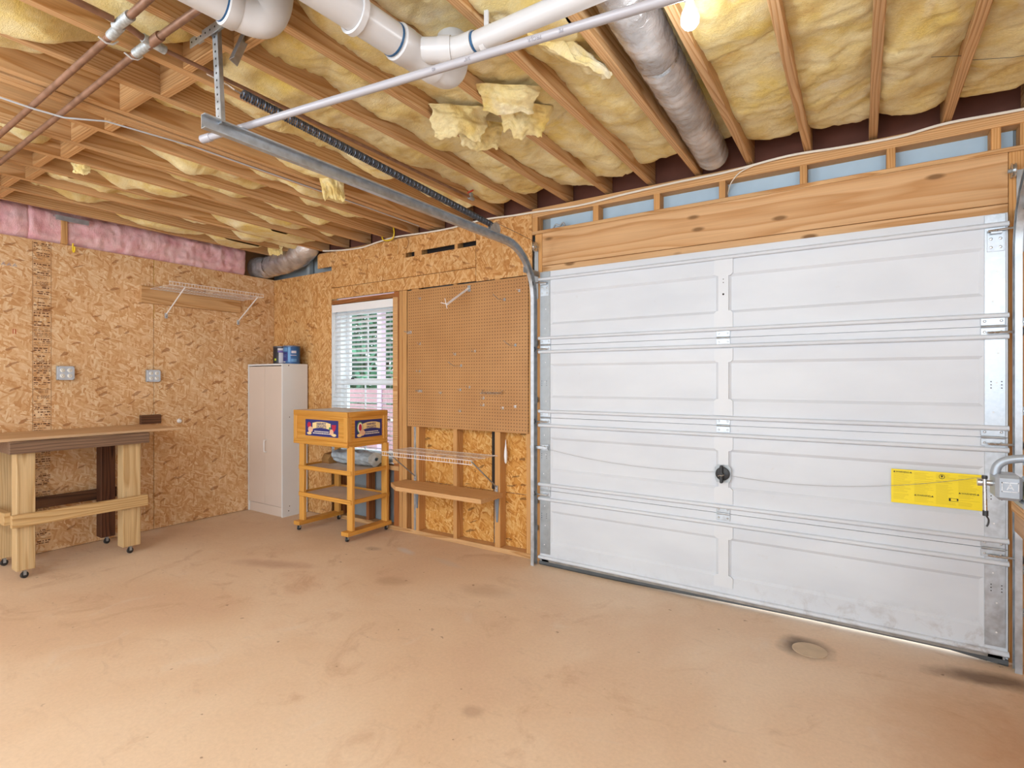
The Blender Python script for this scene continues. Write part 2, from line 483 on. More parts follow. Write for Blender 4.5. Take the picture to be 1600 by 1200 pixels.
JOIST = M_wood('joist_pine', 'd6b083', 'b3834f', 1, rings=30, tone=.10)
WX = M_wood('pine_along_x', 'd6ad7c', 'b5834f', 0, rings=30, tone=.12)
WZ = M_wood('pine_stud', 'd3a56c', 'b47d46', 2, rings=34, tone=.14)
WY = M_wood('pine_along_y', 'd6ad7c', 'b5834f', 1, rings=34, tone=.12)
HEADER = M_wood('header_pine', 'd8b083', 'c0905e', 0, rings=16, tone=.06, knots=.16, fine=.06)
TREATED_Z = M_wood('treated_post', 'd3b88c', 'bb9a6a', 2, rings=30, tone=.08)
TREATED_Y = M_wood('treated_rail', 'cdae7e', 'b08b58', 1, rings=30, tone=.08)
DARKW_Y = M_wood('weathered_board', '8a6f5a', '5f4a3c', 1, rings=20, tone=.2, fine=.2)
DARKW_Z = M_wood('dark_post', '6f4730', '3f2418', 2, rings=34, tone=.15, fine=.15)
DARKW2_Y = M_wood('dark_rail', '6b4a34', '402a1d', 1, rings=26, tone=.2)
PLY = M_wood('bench_plywood', 'd0b08c', 'c29d74', 1, rings=7, tone=.08)
CARTW_X = M_wood('varnished_cart_x', 'deA552', 'cb8c3a', 0, rings=20, tone=.06, rough=.4)
CARTW_Y = M_wood('varnished_cart_y', 'deA552', 'cb8c3a', 1, rings=20, tone=.06, rough=.4)
CARTW_Z = M_wood('varnished_cart_z', 'e2ac5c', 'd0923f', 2, rings=24, tone=.06, rough=.4)
BROWNW = M_wood('brown_jack_stud', 'b37443', '8a5128', 2, rings=30, tone=.1)
BROWNX = M_wood('brown_window_header', 'a8703f', '7f4a26', 0, rings=30, tone=.1)
RIMW = M_flat('rim_board_dark', '6b4032', .8, 0, .2, 6)
SUBFLOOR = M_flat('subfloor_ply', '8a6a48', .8, 0, .15, 4)
OSB_L = M_osb('osb_left', ('dab68c', 'd3aa7c', 'c99b69', 'ba8655', 'e6cea8'))
OSB_R = M_osb('osb_front', ('d2a46c', 'c9965b', 'ba8448', 'a9713a', 'deba88'), 40)
OSB_S = M_osb('osb_sheathing', ('d3a05a', 'c88f44', 'b97c34', 'a06626', 'dfb676'), 10, '4a2a12')
YEL = M_fluff('yellow_glass_wool', 'f3e6b6', 'e9d28c', 'd2ab62', 'eccd52')
PINK = M_fluff('pink_glass_wool', 'f2cbcd', 'eab3b9', 'd68f99', 'f4d8d6', white='f6dcdc')
WRAP = M_flat('housewrap_blue', 'a9c3d6', .6, 0, .05, 6)
GREYB = M_flat('grey_foam_board', '8d979c', .7, 0, .1, 4)
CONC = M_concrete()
DOORM = M_door()
STILE = M_flat('stile_white_enamel', 'cfd5dc', .4, 0, .02, 6)
PEG = M_pegboard()
GALV = M_metal('galvanised', 'b9c2ca', .40, 26, .14, .75)
GALV2 = M_metal('galvanised_dull', 'a2a9ae', .5, 14, .12, .6)
STEEL = M_metal('spring_steel', '5b616b', .42, 40, .1, .8)
CHROME = M_metal('bright_zinc', 'c9cdd0', .28, 40, .06, .9)
COPPER = M_metal('aged_copper', '8a6a57', .5, 22, .2, .4)
SOLDER = M_metal('solder_grey', 'b4bcc0', .5, 60, .25, .5)
FOIL = M_foil()
PVC = M_flat('white_pvc', 'c6c7c9', .3, 0, .02, 5)
PVCG = M_flat('grey_white_pvc', 'a09fa5', .35, 0, .03, 5)
PRIMER = M_flat('blue_primer', '24557e', .5, 0, .1, 20)
WHITE = M_flat('white_vinyl', 'e8eaec', .4, 0, .02, 6)
SLAT = M_flat('white_slat', 'e9ecef', .45, 0, .02, 6)
CABW = M_flat('cabinet_front_cream', 'd3c5b9', .5, 0, .02, 3)
CABS = M_flat('cabinet_white_laminate', 'dcdedf', .45, 0, .02, 3)
WIRE = M_flat('white_coated_wire', 'dfdcdb', .4, 0, .03, 9)
BLACK = M_flat('black_plastic', '26292d', .45, 0, .1, 30)
DARK = M_flat('dark_gap', '2a2422', .9, 0, .1, 9)
RUBBER = M_flat('dark_rubber_seal', '4a4f53', .7, 0, .2, 9)
RETAIN = M_flat('seal_retainer', '8f8c88', .5, .3, .25, 14)
CABLE = M_flat('white_cable_jacket', 'e2dccf', .5, 0, .04, 9)
CABLEG = M_flat('grey_cable_jacket', 'b9bfc4', .4, 0, .04, 9)
YELP = M_flat('yellow_plastic', 'e2c21e', .45, 0, .05, 20)
STICK = M_flat('sticker_yellow', 'ecd60c', .45, 0, .03, 6)
OCHRE = M_flat('sticker_print', 'bfa609', .6, 0, .05, 20)
INK = M_flat('black_ink', '2a2620', .7, 0, .1, 30)
STAMP = M_flat('stamp_ink', '6f4a30', .8, 0, .25, 60)
RED = M_flat('red_handle', 'b03a28', .5, 0, .08, 20)
NAVY = M_flat('label_navy', '2c3278', .5, 0, .08, 30)
CREAM = M_flat('label_cream', 'efd79a', .6, 0, .05, 30)
REDF = M_flat('label_red', 'b32342', .6, 0, .1, 30)
PEACH = M_flat('label_peach', 'e3b698', .6, 0, .08, 30)
GREENP = M_flat('label_green', '4c8a52', .6, 0, .1, 30)
LTEXT = M_flat('label_white_text', 'ece6dc', .6, 0, .03, 30)
CANB = M_flat('can_blue', '2f5d94', .4, .1, .15, 20)
CANK = M_flat('can_black', '25262f', .4, 0, .1, 20)
CANL = M_flat('can_label_grey', 'c6c3cc', .6, 0, .03, 20)
CANM = M_flat('can_mid_blue', '5d8fc0', .45, .1, .1, 20)
BOXW = M_flat('outlet_face', 'dfe0da', .4, 0, .03, 20)
VISE = M_flat('vise_grey_enamel', '9fa9b4', .38, .35, .08, 20)
PLAST = M_flat('clear_plastic_roll', 'b8c6cf', .22, .1, .25, 16, .6, .4)
DUST = M_flat('dusty_shelf', 'cfb8a4', .8, 0, .12, 5)
TOPW = M_flat('dusty_white_top', 'd9d2cb', .6, 0, .06, 5)
PATCH = M_flat('concrete_patch', 'bda88f', .8, 0, .1, 12)

def M_glass():
    m, nt, bs = newmat('window_glass')
    g = ND(nt, 'ShaderNodeBsdfGlossy'); g.inputs['Roughness'].default_value = .02
    t = ND(nt, 'ShaderNodeBsdfTransparent'); t.inputs['Color'].default_value = (.93, .96, .95, 1)
    x = ND(nt, 'ShaderNodeMixShader'); x.inputs[0].default_value = .05
    nt.links.new(t.outputs[0], x.inputs[1]); nt.links.new(g.outputs[0], x.inputs[2])
    nt.links.new(x.outputs[0], nt.nodes['Material Output'].inputs[0])
    return m
GLASS = M_glass()
def M_bulb():
    m, nt, bs = newmat('frosted_bulb')
    bs.inputs['Base Color'].default_value = (.95, .95, .93, 1); bs.inputs['Roughness'].default_value = .25
    bs.inputs['Emission Color'].default_value = (1, .96, .9, 1); bs.inputs['Emission Strength'].default_value = .25
    return m
BULB = M_bulb()

W = 3.42        # inner face of the studs of the wall with the garage door
DY = 3.37       # inner skin of the garage door
LX = -5.33      # face of the left wall
JB = 2.64       # underside of the joists
# ================================================================= floor
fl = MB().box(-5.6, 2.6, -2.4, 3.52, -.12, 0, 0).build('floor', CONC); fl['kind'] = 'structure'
pt = MB().lathe([(.078, 0), (.078, .002), (.074, .003)], (-.213, 3.03, 0), (0, 0, 1), 28).build('floor_patch', PATCH, fl)
gr = MB().box(-14, 10, 3.52, 16, -.16, -.02, 0).build('ground_outside', M_flat('driveway_concrete', 'c9c6bf', .9, 0, .08, 2)); gr['kind'] = 'structure'

# ================================================================= ceiling
ceil = MB().box(-5.6, 2.6, -2.4, 3.56, JB + .235, JB + .26, 0).build('ceiling', SUBFLOOR); ceil['kind'] = 'structure'
JX = [.36 - .305 * k for k in range(-7, 19)]
for x in JX:
    j = bx('joist', JOIST, ceil, x - .019, x + .019, -2.4, 3.50, JB, JB + .234, .003)
for x in (-3.055, -3.10): bx('joist', JOIST, ceil, x - .019, x + .019, -2.4, 3.50, JB - .002, JB + .234, .003)
bx('rim_board', RIMW, ceil, -5.6, 2.6, 3.515, 3.55, JB, JB + .234, 0)
for i, x in enumerate(JX[:-1]):
    a, b = x - .286, x - .02
    if not (-5.2 < x < 1.2): continue
    y = 1.105 if i % 2 else 1.15
    if x < -2.9 and x > -3.05: a = -3.28; b = -3.12
    if -1.6 < x < -.4: continue        # the bays with the drains and the flexible duct
    bx('blocking', WX, ceil, a, b, y, y + .038, JB + .004, JB + .232, .003)
def fbm(x, y, z, o=4):
    s = 0; a = 1; f = 1
    for k in range(o): s += a * noise.noise(Vector((x * f, y * f, z * f))); a *= .5; f *= 2.1
    return s
def batt(x0, x1, y0, y1, base, sag, seed, ny=150, nx=14):
    mb = MB()
    def fn(u, v):
        x = x0 + (x1 - x0) * u; y = y0 + (y1 - y0) * v
        e = abs(u - .5) * 2
        z = base + .014 * e ** 4
        z -= sag * max(0, .12 + fbm(seed, y * 1.25, u * .35, 3)) * 1.3 * (1 - .3 * e)
        z += .030 * fbm(x * 3.2 + seed, y * 2.6, seed, 2) + .008 * fbm(x * 14, y * 9, seed * 2, 3) + .004 * fbm(x * 45, y * 45, seed, 3)
        cr = fbm(x * 4 + seed * 3, y * 5, seed, 2)
        z += .011 * math.exp(-(cr / .05) ** 2)
        # rounded ragged ends
        end = min(v, 1 - v) * (y1 - y0)
        if end < .10: z += (.10 - end) ** 2 * 9
        yy = y + (.05 * fbm(x * 9, seed, 3.3, 3) if v > .98 or v < .02 else 0)
        return (x, yy, max(z, JB - .012))
    mb.grid(fn, nx, ny)
    return mb.build('insulation_batt', YEL, ceil, True, angle=180)
rr = random.Random(5)
for i, x in enumerate(JX[:-1]):
    if x > 1.0 or x < -5.2: continue
    a, b = x - .287, x - .018
    if -3.05 < x < -2.9: a = -3.282; b = -3.118
    yend = 3.34 + rr.uniform(-.06, .05)
    s = i * 3.71
    if x > -.3: base, sag = JB + .045, .05
    elif x > -2.2: base, sag = JB + .055, .075
    else: base, sag = JB + .105, .17
    if -.70 < x < -.5: base, sag = JB + .14, .01    # behind the duct
    batt(a, b, -1.6, 1.09, base + .02, sag, s + 50, 110)
    batt(a, b, 1.20, yend, base, sag, s)
def flap(p0, p1, drop, seed, thick=.034, ragged=.28):
    """torn sheet of glass wool hanging from the edge p0-p1 by the vector drop"""
    p0, p1, drop = Vector(p0), Vector(p1), Vector(drop)
    nrm = (p1 - p0).cross(drop).normalized()
    mb = MB()
    def surf(sgn):
        def fn(u, v):
            ln = 1 + ragged * fbm(u * 2.2, seed, .3, 3) + .05 * fbm(u * 12, seed, 5.3, 2)
            side = .06 * fbm(v * 3, seed, 8.8, 3) * (1 if u > .5 else -1) * abs(u - .5) * 2
            p = p0.lerp(p1, min(1.3, max(-.3, u * (1 - .25 * v) + .12 * v + side))) + drop * v * ln
            e = min(1, min(u, 1 - u) * 5, (1 - v) * 3.5) ** .6
            t = thick * (.55 + .6 * fbm(u * 3, v * 3, seed, 3)) * e
            w = .035 * fbm(u * 1.5, v * 1.6, seed * 2, 2) + .010 * fbm(u * 8, v * 8, seed, 3)
            return p + nrm * (w + sgn * max(t, 0))
        return fn
    mb.grid(surf(1), 26, 26); mb.grid(surf(-1), 26, 26)
    return mb.build('insulation_flap', YEL, ceil, True, angle=180)
flap((-1.74, 1.93, 2.68), (-1.52, 2.13, 2.68), (-.03, .02, -.13), 1.1)
flap((-1.70, 2.10, 2.67), (-1.53, 2.28, 2.67), (-.04, .03, -.12), 3.4)
flap((-1.45, 1.92, 2.68), (-1.22, 2.10, 2.68), (-.02, .03, -.10), 2.7)
flap((-1.43, 2.08, 2.67), (-1.24, 2.26, 2.67), (-.05, .04, -.14), 4.2)
flap((-1.10, 1.62, 2.665), (-.90, 2.10, 2.665), (.05, .03, -.065), 8.8, .04, .3)
flap((-2.93, 2.18, 2.70), (-2.82, 2.30, 2.70), (.02, .02, -.19), 5.9, .022)
flap((-3.98, 1.22, 2.68), (-3.90, 1.30, 2.68), (0, .01, -.085), 7.7, .02)
flap((-4.90, 3.06, 2.68), (-4.79, 3.17, 2.68), (.02, 0, -.10), 9.4, .022)
for x0, y0, x1, y1 in ((.075, 2.62, .34, 2.80), (.075, 2.02, .34, 2.12), (.38, 2.86, .645, 2.96)):
    MB().tube([(x0, y0, 2.658), ((x0 + x1) / 2, (y0 + y1) / 2, 2.650), (x1, y1, 2.658)], .0011, 5).build('support_wire', STEEL, ceil)

# ================================================================= left wall
wl = MB().box(-5.62, -5.47, -2.4, 3.56, 0, JB + .26, 0).build('wall_left', SUBFLOOR); wl['kind'] = 'structure'
for y0, y1 in ((-2.4, -.205), (-.20, 1.02), (1.024, 2.243), (2.247, W)):
    bx('osb_panel', OSB_L, wl, LX - .012, LX, y0, y1, .004, 2.43, .001)
bx('bottom_plate', WY, wl, -5.43, LX - .0125, -2.4, W, 0, .038)
bx('top_plate', WY, wl, -5.46, LX - .014, -2.4, W, 2.39, 2.43)
for y in (1.60, .6): bx('stud', WZ, wl, -5.42, -5.318, y - .019, y + .019, 2.432, JB + .005)
def pink(y0, y1, z0, z1, seed):
    mb = MB()
    def fn(u, v):
        y = y0 + (y1 - y0) * u; z = z0 + (z1 - z0) * v
        e = min(v, 1 - v) * 2
        eu = min(u, 1 - u) * (y1 - y0)
        x = LX - .035 + .03 * min(1, e * 3) - .09 * (1 - min(1, eu / .05)) ** 2
        x += .022 * fbm(y * 6, z * 6, seed, 3) + .010 * fbm(y * 22, z * 22, seed, 3)
        return (x, y + (.02 * fbm(z * 20, seed, 1, 2) if u in (0, 1) else 0), z)
    mb.grid(fn, 150, 16)
    return mb.build('pink_insulation', PINK, wl, True, angle=180)
pink(-.6, 1.42, 2.432, 2.715, 3.3)
pink(1.36, 3.14, 2.432, 2.715, 8.1)
# printed stamp column of the sheathing, mostly illegible lines
st = MB()
def sq(mb, y0, y1, z0, z1, x=LX + .0008):
    mb.quad((x, y0, z0), (x, y1, z0), (x, y1, z1), (x, y0, z1))
rs = random.Random(11)
sq(st, 1.405, 1.4075, 0.92, 2.42); sq(st, 1.5165, 1.519, .92, 2.42)
z = 2.41
skip = [(2.09, 2.30 - .02), (2.055, 2.15), (1.27, 1.20)]
while z > .08:
    h = rs.choice((.004, .005, .008, .010))
    if not (2.07 < z < 2.165 or 1.195 < z < 1.275):
        y = 1.412
        if rs.random() < .08: sq(st, 1.405, 1.518, z - .002, z)
        elif rs.random() < .86:
            while y < 1.508:
                l = rs.uniform(.006, .028)
                if rs.random() < .78: sq(st, y, min(y + l, 1.512), z - h, z)
                y += l + rs.uniform(.003, .008)
    z -= h + rs.choice((.006, .007, .012))
for zz in (2.16, 2.075, 1.27): sq(st, 1.405, 1.518, zz, zz + .0025)
so = st.build('printed_stamp', STAMP, wl); so['kind'] = 'stuff'
FLIP = ROT_SIDE @ Matrix.Rotation(R(180), 3, 'Z')
text('2005-7', .034, STAMP, wl, (LX + .0008, 1.462, 2.10), FLIP, 'printed_date', .0002, sx=.85)
text('22 100', .026, STAMP, wl, (LX + .0008, 1.462, 2.14), FLIP, 'printed_date', .0002, sx=.85)
text('2005 2', .034, STAMP, wl, (LX + .0008, 1.470, 1.215), FLIP, 'printed_date', .0002, sx=.85)
text('22 100', .026, STAMP, wl, (LX + .0008, 1.470, 1.255), FLIP, 'printed_date', .0002, sx=.85)
text('II', .055, M_flat('red_mark', 'a8502c', .8, 0, .1, 40), wl, (LX + .0008, 1.30, 1.71), ROT_SIDE, 'red_mark', .0002)
bl = MB()
for k in range(7):
    y = 1.10 + k * .032
    bl.tube([(LX + .001, y, 2.20), (LX + .001, y + .012, 2.225), (LX + .001, y + .022, 2.20), (LX + .001, y + .006, 2.212)], .0016, 4)
bo = bl.build('chalk_scribble', M_flat('blue_chalk', '8fa3c4', .9, 0, .1, 40), wl); bo['kind'] = 'stuff'
bx('chalk_line', M_flat('yellow_chalk', 'c9a13c', .9, 0, .1, 40), wl, LX, LX + .0006, 2.2445, 2.2475, 1.9, 2.43, 0)

# ================================================================= wall with the garage door
wb = MB().box(-5.6, -4.40, 3.515, 3.53, 0, JB, 0)
wb.box(-3.47, -2.03, 3.515, 3.53, 0, JB, 0).box(.62, 2.6, 3.515, 3.53, 0, JB, 0).box(-4.40, -3.47, 3.515, 3.53, 0, .55, 0).box(-4.40, -3.47, 3.515, 3.53, 2.16, JB, 0)
wb.box(-2.03, .62, 3.515, 3.53, 2.16, JB, 0)
wb = wb.build('wall_back', GREYB, None); wb['kind'] = 'structure'
# sheathing seen in the open bays
for x0, x1, z0, z1 in ((-3.33, -2.472, .038, .452), (-3.33, -2.472, .456, 1.6), (-2.462, -2.04, .038, .455), (-2.462, -2.04, .459, 1.6), (.62, 1.8, .0, 2.4)):
    bx('osb_panel', OSB_S, wb, x0, x1, 3.503, 3.514, z0, z1, .001)
bx('sheathing_gap', DARK, wb, -2.485, -2.452, 3.498, 3.5025, .47, 1.6, 0)
def stud(x0, x1, z0=.038, z1=2.14, m=WZ, y0=W, y1=3.505, n='stud'): return bx(n, m, wb, x0, x1, y0, y1, z0, z1, .003)
for x0, x1 in ((-3.446, -3.408), (-3.405, -3.352), (-3.294, -3.206), (-2.824, -2.784), (-2.403, -2.352), (-2.112, -2.074)): stud(x0, x1)
stud(-3.51, -3.449, .038, 2.14, BROWNW)
stud(-2.072, -2.034, 0, 2.135)
stud(-4.43, -4.392, .038, 2.4, WZ, W + .013)
for x in (-4.25, -3.86, -3.66): stud(x - .019, x + .019, .038, .55, BROWNW, 3.425)
bx('bottom_plate', WX, wb, -4.37, -2.034, W, 3.505, 0, .038, .003)
bx('window_sill_board', WX, wb, -4.37, -3.448, W - .004, 3.505, .535, .575, .003)
bx('window_header', BROWNX, wb, -4.368, -3.449, W + .004, 3.5, 2.088, 2.128, .003)
bx('top_plate', WX, wb, -4.585, -2.061, W + .014, 3.51, 2.585, 2.62, .002)
bx('top_plate', WX, wb, -2.061, .92, W, 3.51, 2.56, 2.624, .003)
# OSB pieces facing the room
for x0, x1, z0, z1 in ((LX, -4.372, .004, 2.425), (-4.585, -3.46, 2.468, 2.605), (-3.456, -2.589, 2.468, 2.605),
                       (-4.370, -3.850, 2.254, 2.428), (-3.847, -2.589, 2.254, 2.428),
                       (-4.370, -2.974, 2.142, 2.250), (-2.971, -2.589, 2.142, 2.250), (-2.585, -2.062, 2.137, 2.605)):
    bx('osb_panel', OSB_R, wb, x0, x1, W, W + .0125, z0, z1, .001)
bx('osb_filler', OSB_R, wb, -4.37, -3.385, W + .002, W + .012, 2.428, 2.468, 0)
for x0, x1 in ((-3.385, -3.365), (-3.262, -3.18), (-2.812, -2.778)): bx('stud', WZ, wb, x0, x1, W + .003, 3.5, 2.40, 2.50)
bx('slot_backing', DARK, wb, -3.4, -2.56, 3.50, 3.505, 2.40, 2.50, 0)
bx('stud', GREYB, wb, -4.80, -4.76, W + .03, 3.5, 2.42, 2.62)
# opening above the door
bx('sill_plate', WX, wb, -2.061, .92, W - .001, 3.51, 2.432, 2.456, .002)
for x0, x1 in ((-2.06, -2.014), (-1.566, -1.524), (-1.133, -1.093), (-.727, -.690), (-.290, -.254), (.113, .152), (.526, .563), (.63, .66)):
    bx('cripple_stud', WZ, wb, x0, x1, W + .001, 3.505, 2.456, 2.56, .002)
bx('housewrap', WRAP, wb, -1.95, .62, 3.506, 3.512, 2.44, 2.57, 0)
bx('header_board', HEADER, wb, -1.972, .588, W - .001, 3.46, 2.190, 2.431, .002)
bx('header_board', HEADER, wb, -1.972, .588, W - .001, 3.46, 2.136, 2.187, .002)
bx('jamb_board', WZ, wb, -2.034, -1.974, W - .001, 3.46, 0, 2.431, .003)
bx('jamb_board', WZ, wb, .59, .655, W - .001, 3.46, 0, 2.431, .003)
bx('door_stop', WHITE, wb, -1.972, -1.93, 3.425, 3.46, 0, 2.136, 0)
bx('door_stop', WHITE, wb, .56, .588, 3.425, 3.46, 0, 2.136, 0)
bx('metal_strip', GALV, wb, -3.262, -3.238, W - .003, W - .0002, .04, .938, 0)
plab(MB().lathe([(.001, 0), (.010, .015), (.014, .06), (.012, .10), (.006, .14), (.002, .19)], (-2.325, 3.46, .69), (0, 0, 1), 10).build('foam_drip', WHITE, wb, True), 'white dried foam drip on the stud')
wr = MB().box(2.55, 2.6, -2.4, 3.52, 0, JB, 0).build('wall_right', OSB_R); wr['kind'] = 'structure'

# ================================================================= garage door
dr = struct('door_1', (-.69, DY + .02, 0))
X0, X1 = -1.962, .578
ZS = [.03, .545, 1.073, 1.600, 2.135]
PANZ = [(.162, .402), (.690, .931), (1.218, 1.462), (1.747, 1.980)]
for k in range(4):
    z0, z1 = ZS[k] + .0015, ZS[k + 1] - .0015
    pz0, pz1 = PANZ[k]
    xs = [X0, -1.874, -.718, -.662, .492, X1]; zs = [z0, pz0, pz1, z1]
    mb = MB()
    def pnt(x, z, d=0): return (x, DY + d, z)
    for i in range(5):
        for j in range(3):
            a, b, c, d = xs[i], xs[i + 1], zs[j], zs[j + 1]
            if j == 1 and i in (1, 3):
                t = .016; dp = .009
                A = [(a, c), (b, c), (b, d), (a, d)]; B = [(a + t, c + t), (b - t, c + t), (b - t, d - t), (a + t, d - t)]
                for q in range(4):
                    w = (q + 1) % 4
                    mb.quad(pnt(*A[q]), pnt(*A[w]), pnt(*B[w], dp), pnt(*B[q], dp))
                mb.quad(*[pnt(*B[q], dp) for q in range(4)])
            else: mb.quad(pnt(a, c), pnt(b, c), pnt(b, d), pnt(a, d))
    # outer shell and folded edges
    o = .045
    mb.quad((X0, DY, z1), (X1, DY, z1), (X1, DY + o, z1), (X0, DY + o, z1))
    mb.quad((X0, DY + o, z0), (X1, DY + o, z0), (X1, DY, z0), (X0, DY, z0))
    mb.quad((X0, DY, z0), (X0, DY, z1), (X0, DY + o, z1), (X0, DY + o, z0))
    mb.quad((X1, DY, z0), (X1, DY + o, z0), (X1, DY + o, z1), (X1, DY, z1))
    mb.quad((X0, DY + o, z0), (X0, DY + o, z1), (X1, DY + o, z1), (X1, DY + o, z0))
    sec = mb.build('door_section', DOORM, dr)
    # end stiles with punched holes
    for s, (a, b) in enumerate(((X0 + .004, -1.877), (.494, X1 - .008))):
        zz0 = z0 + (.052 if k == 0 else .002)
        es = bx('end_stile', GALV2 if s == 0 else GALV, sec, a, b, DY - .004, DY + .001, zz0, z1 - .002, .001)
    # centre stile, waisted
    cz0, cz1 = ZS[k] + (.06 if k else .075), ZS[k + 1] - .065
    wz0, wz1 = pz0 + .005, pz1 + .0
    pts = [(-.742, cz0), (-.636, cz0), (-.636, wz0 - .004), (-.648, wz0 + .008), (-.660, wz0 + .010), (-.660, wz1 - .010), (-.648, wz1 - .008), (-.636, wz1 + .004), (-.636, cz1),
           (-.742, cz1), (-.742, wz1 + .004), (-.730, wz1 - .008), (-.718, wz1 - .010), (-.718, wz0 + .010), (-.730, wz0 + .008), (-.742, wz0 - .004)]
    MB().prism([(zz, xx) for xx, zz in pts], 1, DY - .008, DY + .001).build('centre_stile', STILE, sec)
holes = MB()
for k in range(4):
    for zz in (ZS[k] + .235, ZS[k] + .250, ZS[k] + .265) if k != 3 else (ZS[k] + .385, ZS[k] + .39):
        for xx in (-1.945, -1.905, .518, .556):
            zq = zz if k != 0 else zz + .08
            holes.lathe([(.0028, 0), (.0028, .0008)], (xx, DY - .0042, zq), (0, -1, 0), 6)
for xx, zz in ((-.689, 1.86), (-.689, 1.93), (-.689, 1.95)): holes.lathe([(.006 if zz == 1.86 else .003, 0), (.006 if zz == 1.86 else .003, .0008)], (xx, DY - .0082, zz), (0, -1, 0), 8)
ho = holes.build('punched_holes', DARK, dr); ho['kind'] = 'stuff'
dots = MB()
rd = random.Random(3)
for k in range(4):
    for xx in (-1.918, .535):
        for q in range(3): dots.lathe([(.004, 0), (.0035, .001)], (xx + rd.uniform(-.012, .012), DY - .004, ZS[k] + .12 + q * .14), (0, -1, 0), 6)
do = dots.build('rivets', WHITE, dr); do['kind'] = 'stuff'
for zz in (2.080, 1.651, 1.551, 1.119, 1.016, .587, .482, .056):
    prof = [(0, -.011), (-.011, -.012), (-.018, -.006), (-.018, .005), (-.010, .011), (0, .012)]
    mb = MB(); n = len(prof)
    for x in (X0 - .008, X1 + .003):
        for d, u in prof: mb.v.append((x, DY + d, zz + u))
    for q in range(n): mb.f.append((q, (q + 1) % n, n + (q + 1) % n, n + q))
    mb.f.append(tuple(range(n))); mb.f.append(tuple(range(2 * n - 1, n - 1, -1)))
    mb.build('stiffening_rib', DOORM, dr, True, angle=60)
def hinge(x0, x1, zc, end):
    h = MB().box(x0, x1, DY - .0065, DY - .001, zc + .006, zc + .040, .001).box(x0, x1, DY - .0065, DY - .001, zc - .040, zc - .006, .001).box(x0 + .004, x1 - .004, DY - .005, DY, zc - .006, zc + .006, 0)
    h = h.build('hinge', GALV, dr)
    MB().tube([(x0 + .002, DY - .008, zc), (x1 - .002, DY - .008, zc)], .0055, 8).build('knuckle', GALV, h, True)
    for x in (x0 + .014, x1 - .014):
        for s in (-1, 1): MB().lathe([(.006, 0), (.006, .003), (.003, .005)], (x, DY - .0065, zc + s * .026), (0, -1, 0), 8).build('bolt', CHROME, h)
    if end:
        e = -1 if end < 0 else 1
        xa = x0 if e < 0 else x1
        zr = zc - .030
        MB().tube([(xa - e * .065, DY - .022, zr), (xa + e * .045, DY - .022, zr)], .0055, 8).build('roller_stem', CHROME, h, True)
        MB().lathe([(.010, -.008), (.021, -.006), (.021, .006), (.010, .008)], (xa + e * .052, DY - .022, zr), (1, 0, 0), 16).build('roller', BLACK, h, True)
for zc in ZS[1:4]:
    hinge(-.729, -.651, zc, 0)
    hinge(-1.955, -1.872, zc, -1)
    hinge(.480, .568, zc, 1)
for e, xa, xb in ((-1, -1.955, -1.885), (1, .503, .565)):
    tb = MB().box(xa, xb, DY - .006, DY - .001, 1.955, 2.055, .001).box(xa + .01, xb - .01, DY - .03, DY - .004, 2.035, 2.045, .001).build('top_bracket', GALV, dr)
    x = xa if e < 0 else xb
    MB().tube([(x - e * .06, DY - .02, 2.050), (x + e * .045, DY - .02, 2.056)], .0055, 8).build('roller_stem', CHROME, tb, True)
    MB().lathe([(.010, -.008), (.021, -.006), (.021, .006), (.010, .008)], (x + e * .052, DY - .02, 2.056), (1, 0, 0), 16).build('roller', BLACK, tb, True)
    for xx in (xa + .014, xb - .014):
        for zz in (1.975, 2.015): MB().lathe([(.007, 0), (.006, .003), (.003, .004)], (xx, DY - .006, zz), (0, -1, 0), 8).build('bolt', CHROME, tb)
    bb = MB().box(xa, xb + .002, DY - .012, DY - .001, .008, .05, .002).build('bottom_bracket', GALV2, dr)
# bottom seal: lies on the slab at the left and lifts off it towards the right
MB().prism([(DY - .012, .030), (DY - .012, .047), (DY + .03, .047), (DY + .03, .030)], 0, X0 + .02, X1 - .02).build('seal_retainer', RETAIN, dr)
sb = MB()
nseg = 24
for i in range(nseg + 1):
    x = X0 + (X1 - X0) * i / nseg
    lift = max(0, min(1, (x + 1.45) / 1.2)) * .024 * (1 if x < .35 else max(0, (.55 - x) / .2))
    for d, u in ((-.013, .031), (-.016, .012 + lift * .6), (-.004, lift), (.026, lift), (.03, .031)):
        sb.v.append((x, DY + d, u))
for i in range(nseg):
    for q in range(5):
        sb.f.append((i * 5 + q, i * 5 + (q + 1) % 5, (i + 1) * 5 + (q + 1) % 5, (i + 1) * 5 + q))
sb.build('bottom_seal', RUBBER, dr)
# lock
lk = MB().prism([(.735, -.728), (.735, -.652), (.76, -.644), (.82, -.644), (.838, -.66), (.838, -.72), (.82, -.736), (.76, -.736)], 1, DY - 0.015, DY - 0.010).build('lock_plate', GALV2, dr)
plab(MB().lathe([(.040, 0), (.040, .012), (.034, .016)], (-.690, DY - 0.015, .786), (0, -1, 0), 24).build('lock_disc', BLACK, lk, True), 'black round lock disc')
MB().box(-.702, -.684, DY - 0.052, DY - 0.029, .733, .838, .004).lathe([(.011, 0), (.011, .03)], (-.692, DY - 0.025, .786), (0, -1, 0), 10).build('lock_handle', BLACK, lk)
MB().tube([(-.71, DY - 0.054, .775), (-.70, DY - 0.057, .781), (-.685, DY - 0.057, .779), (-.675, DY - 0.054, .787)], .0025, 6).build('lock_screw', CHROME, lk)
def sag(a, b, d, n=14):
    a, b = Vector(a), Vector(b); out = []
    for i in range(n + 1):
        t = i / n; p = a.lerp(b, t); p.z -= d * 4 * t * (1 - t); out.append(p)
    return out
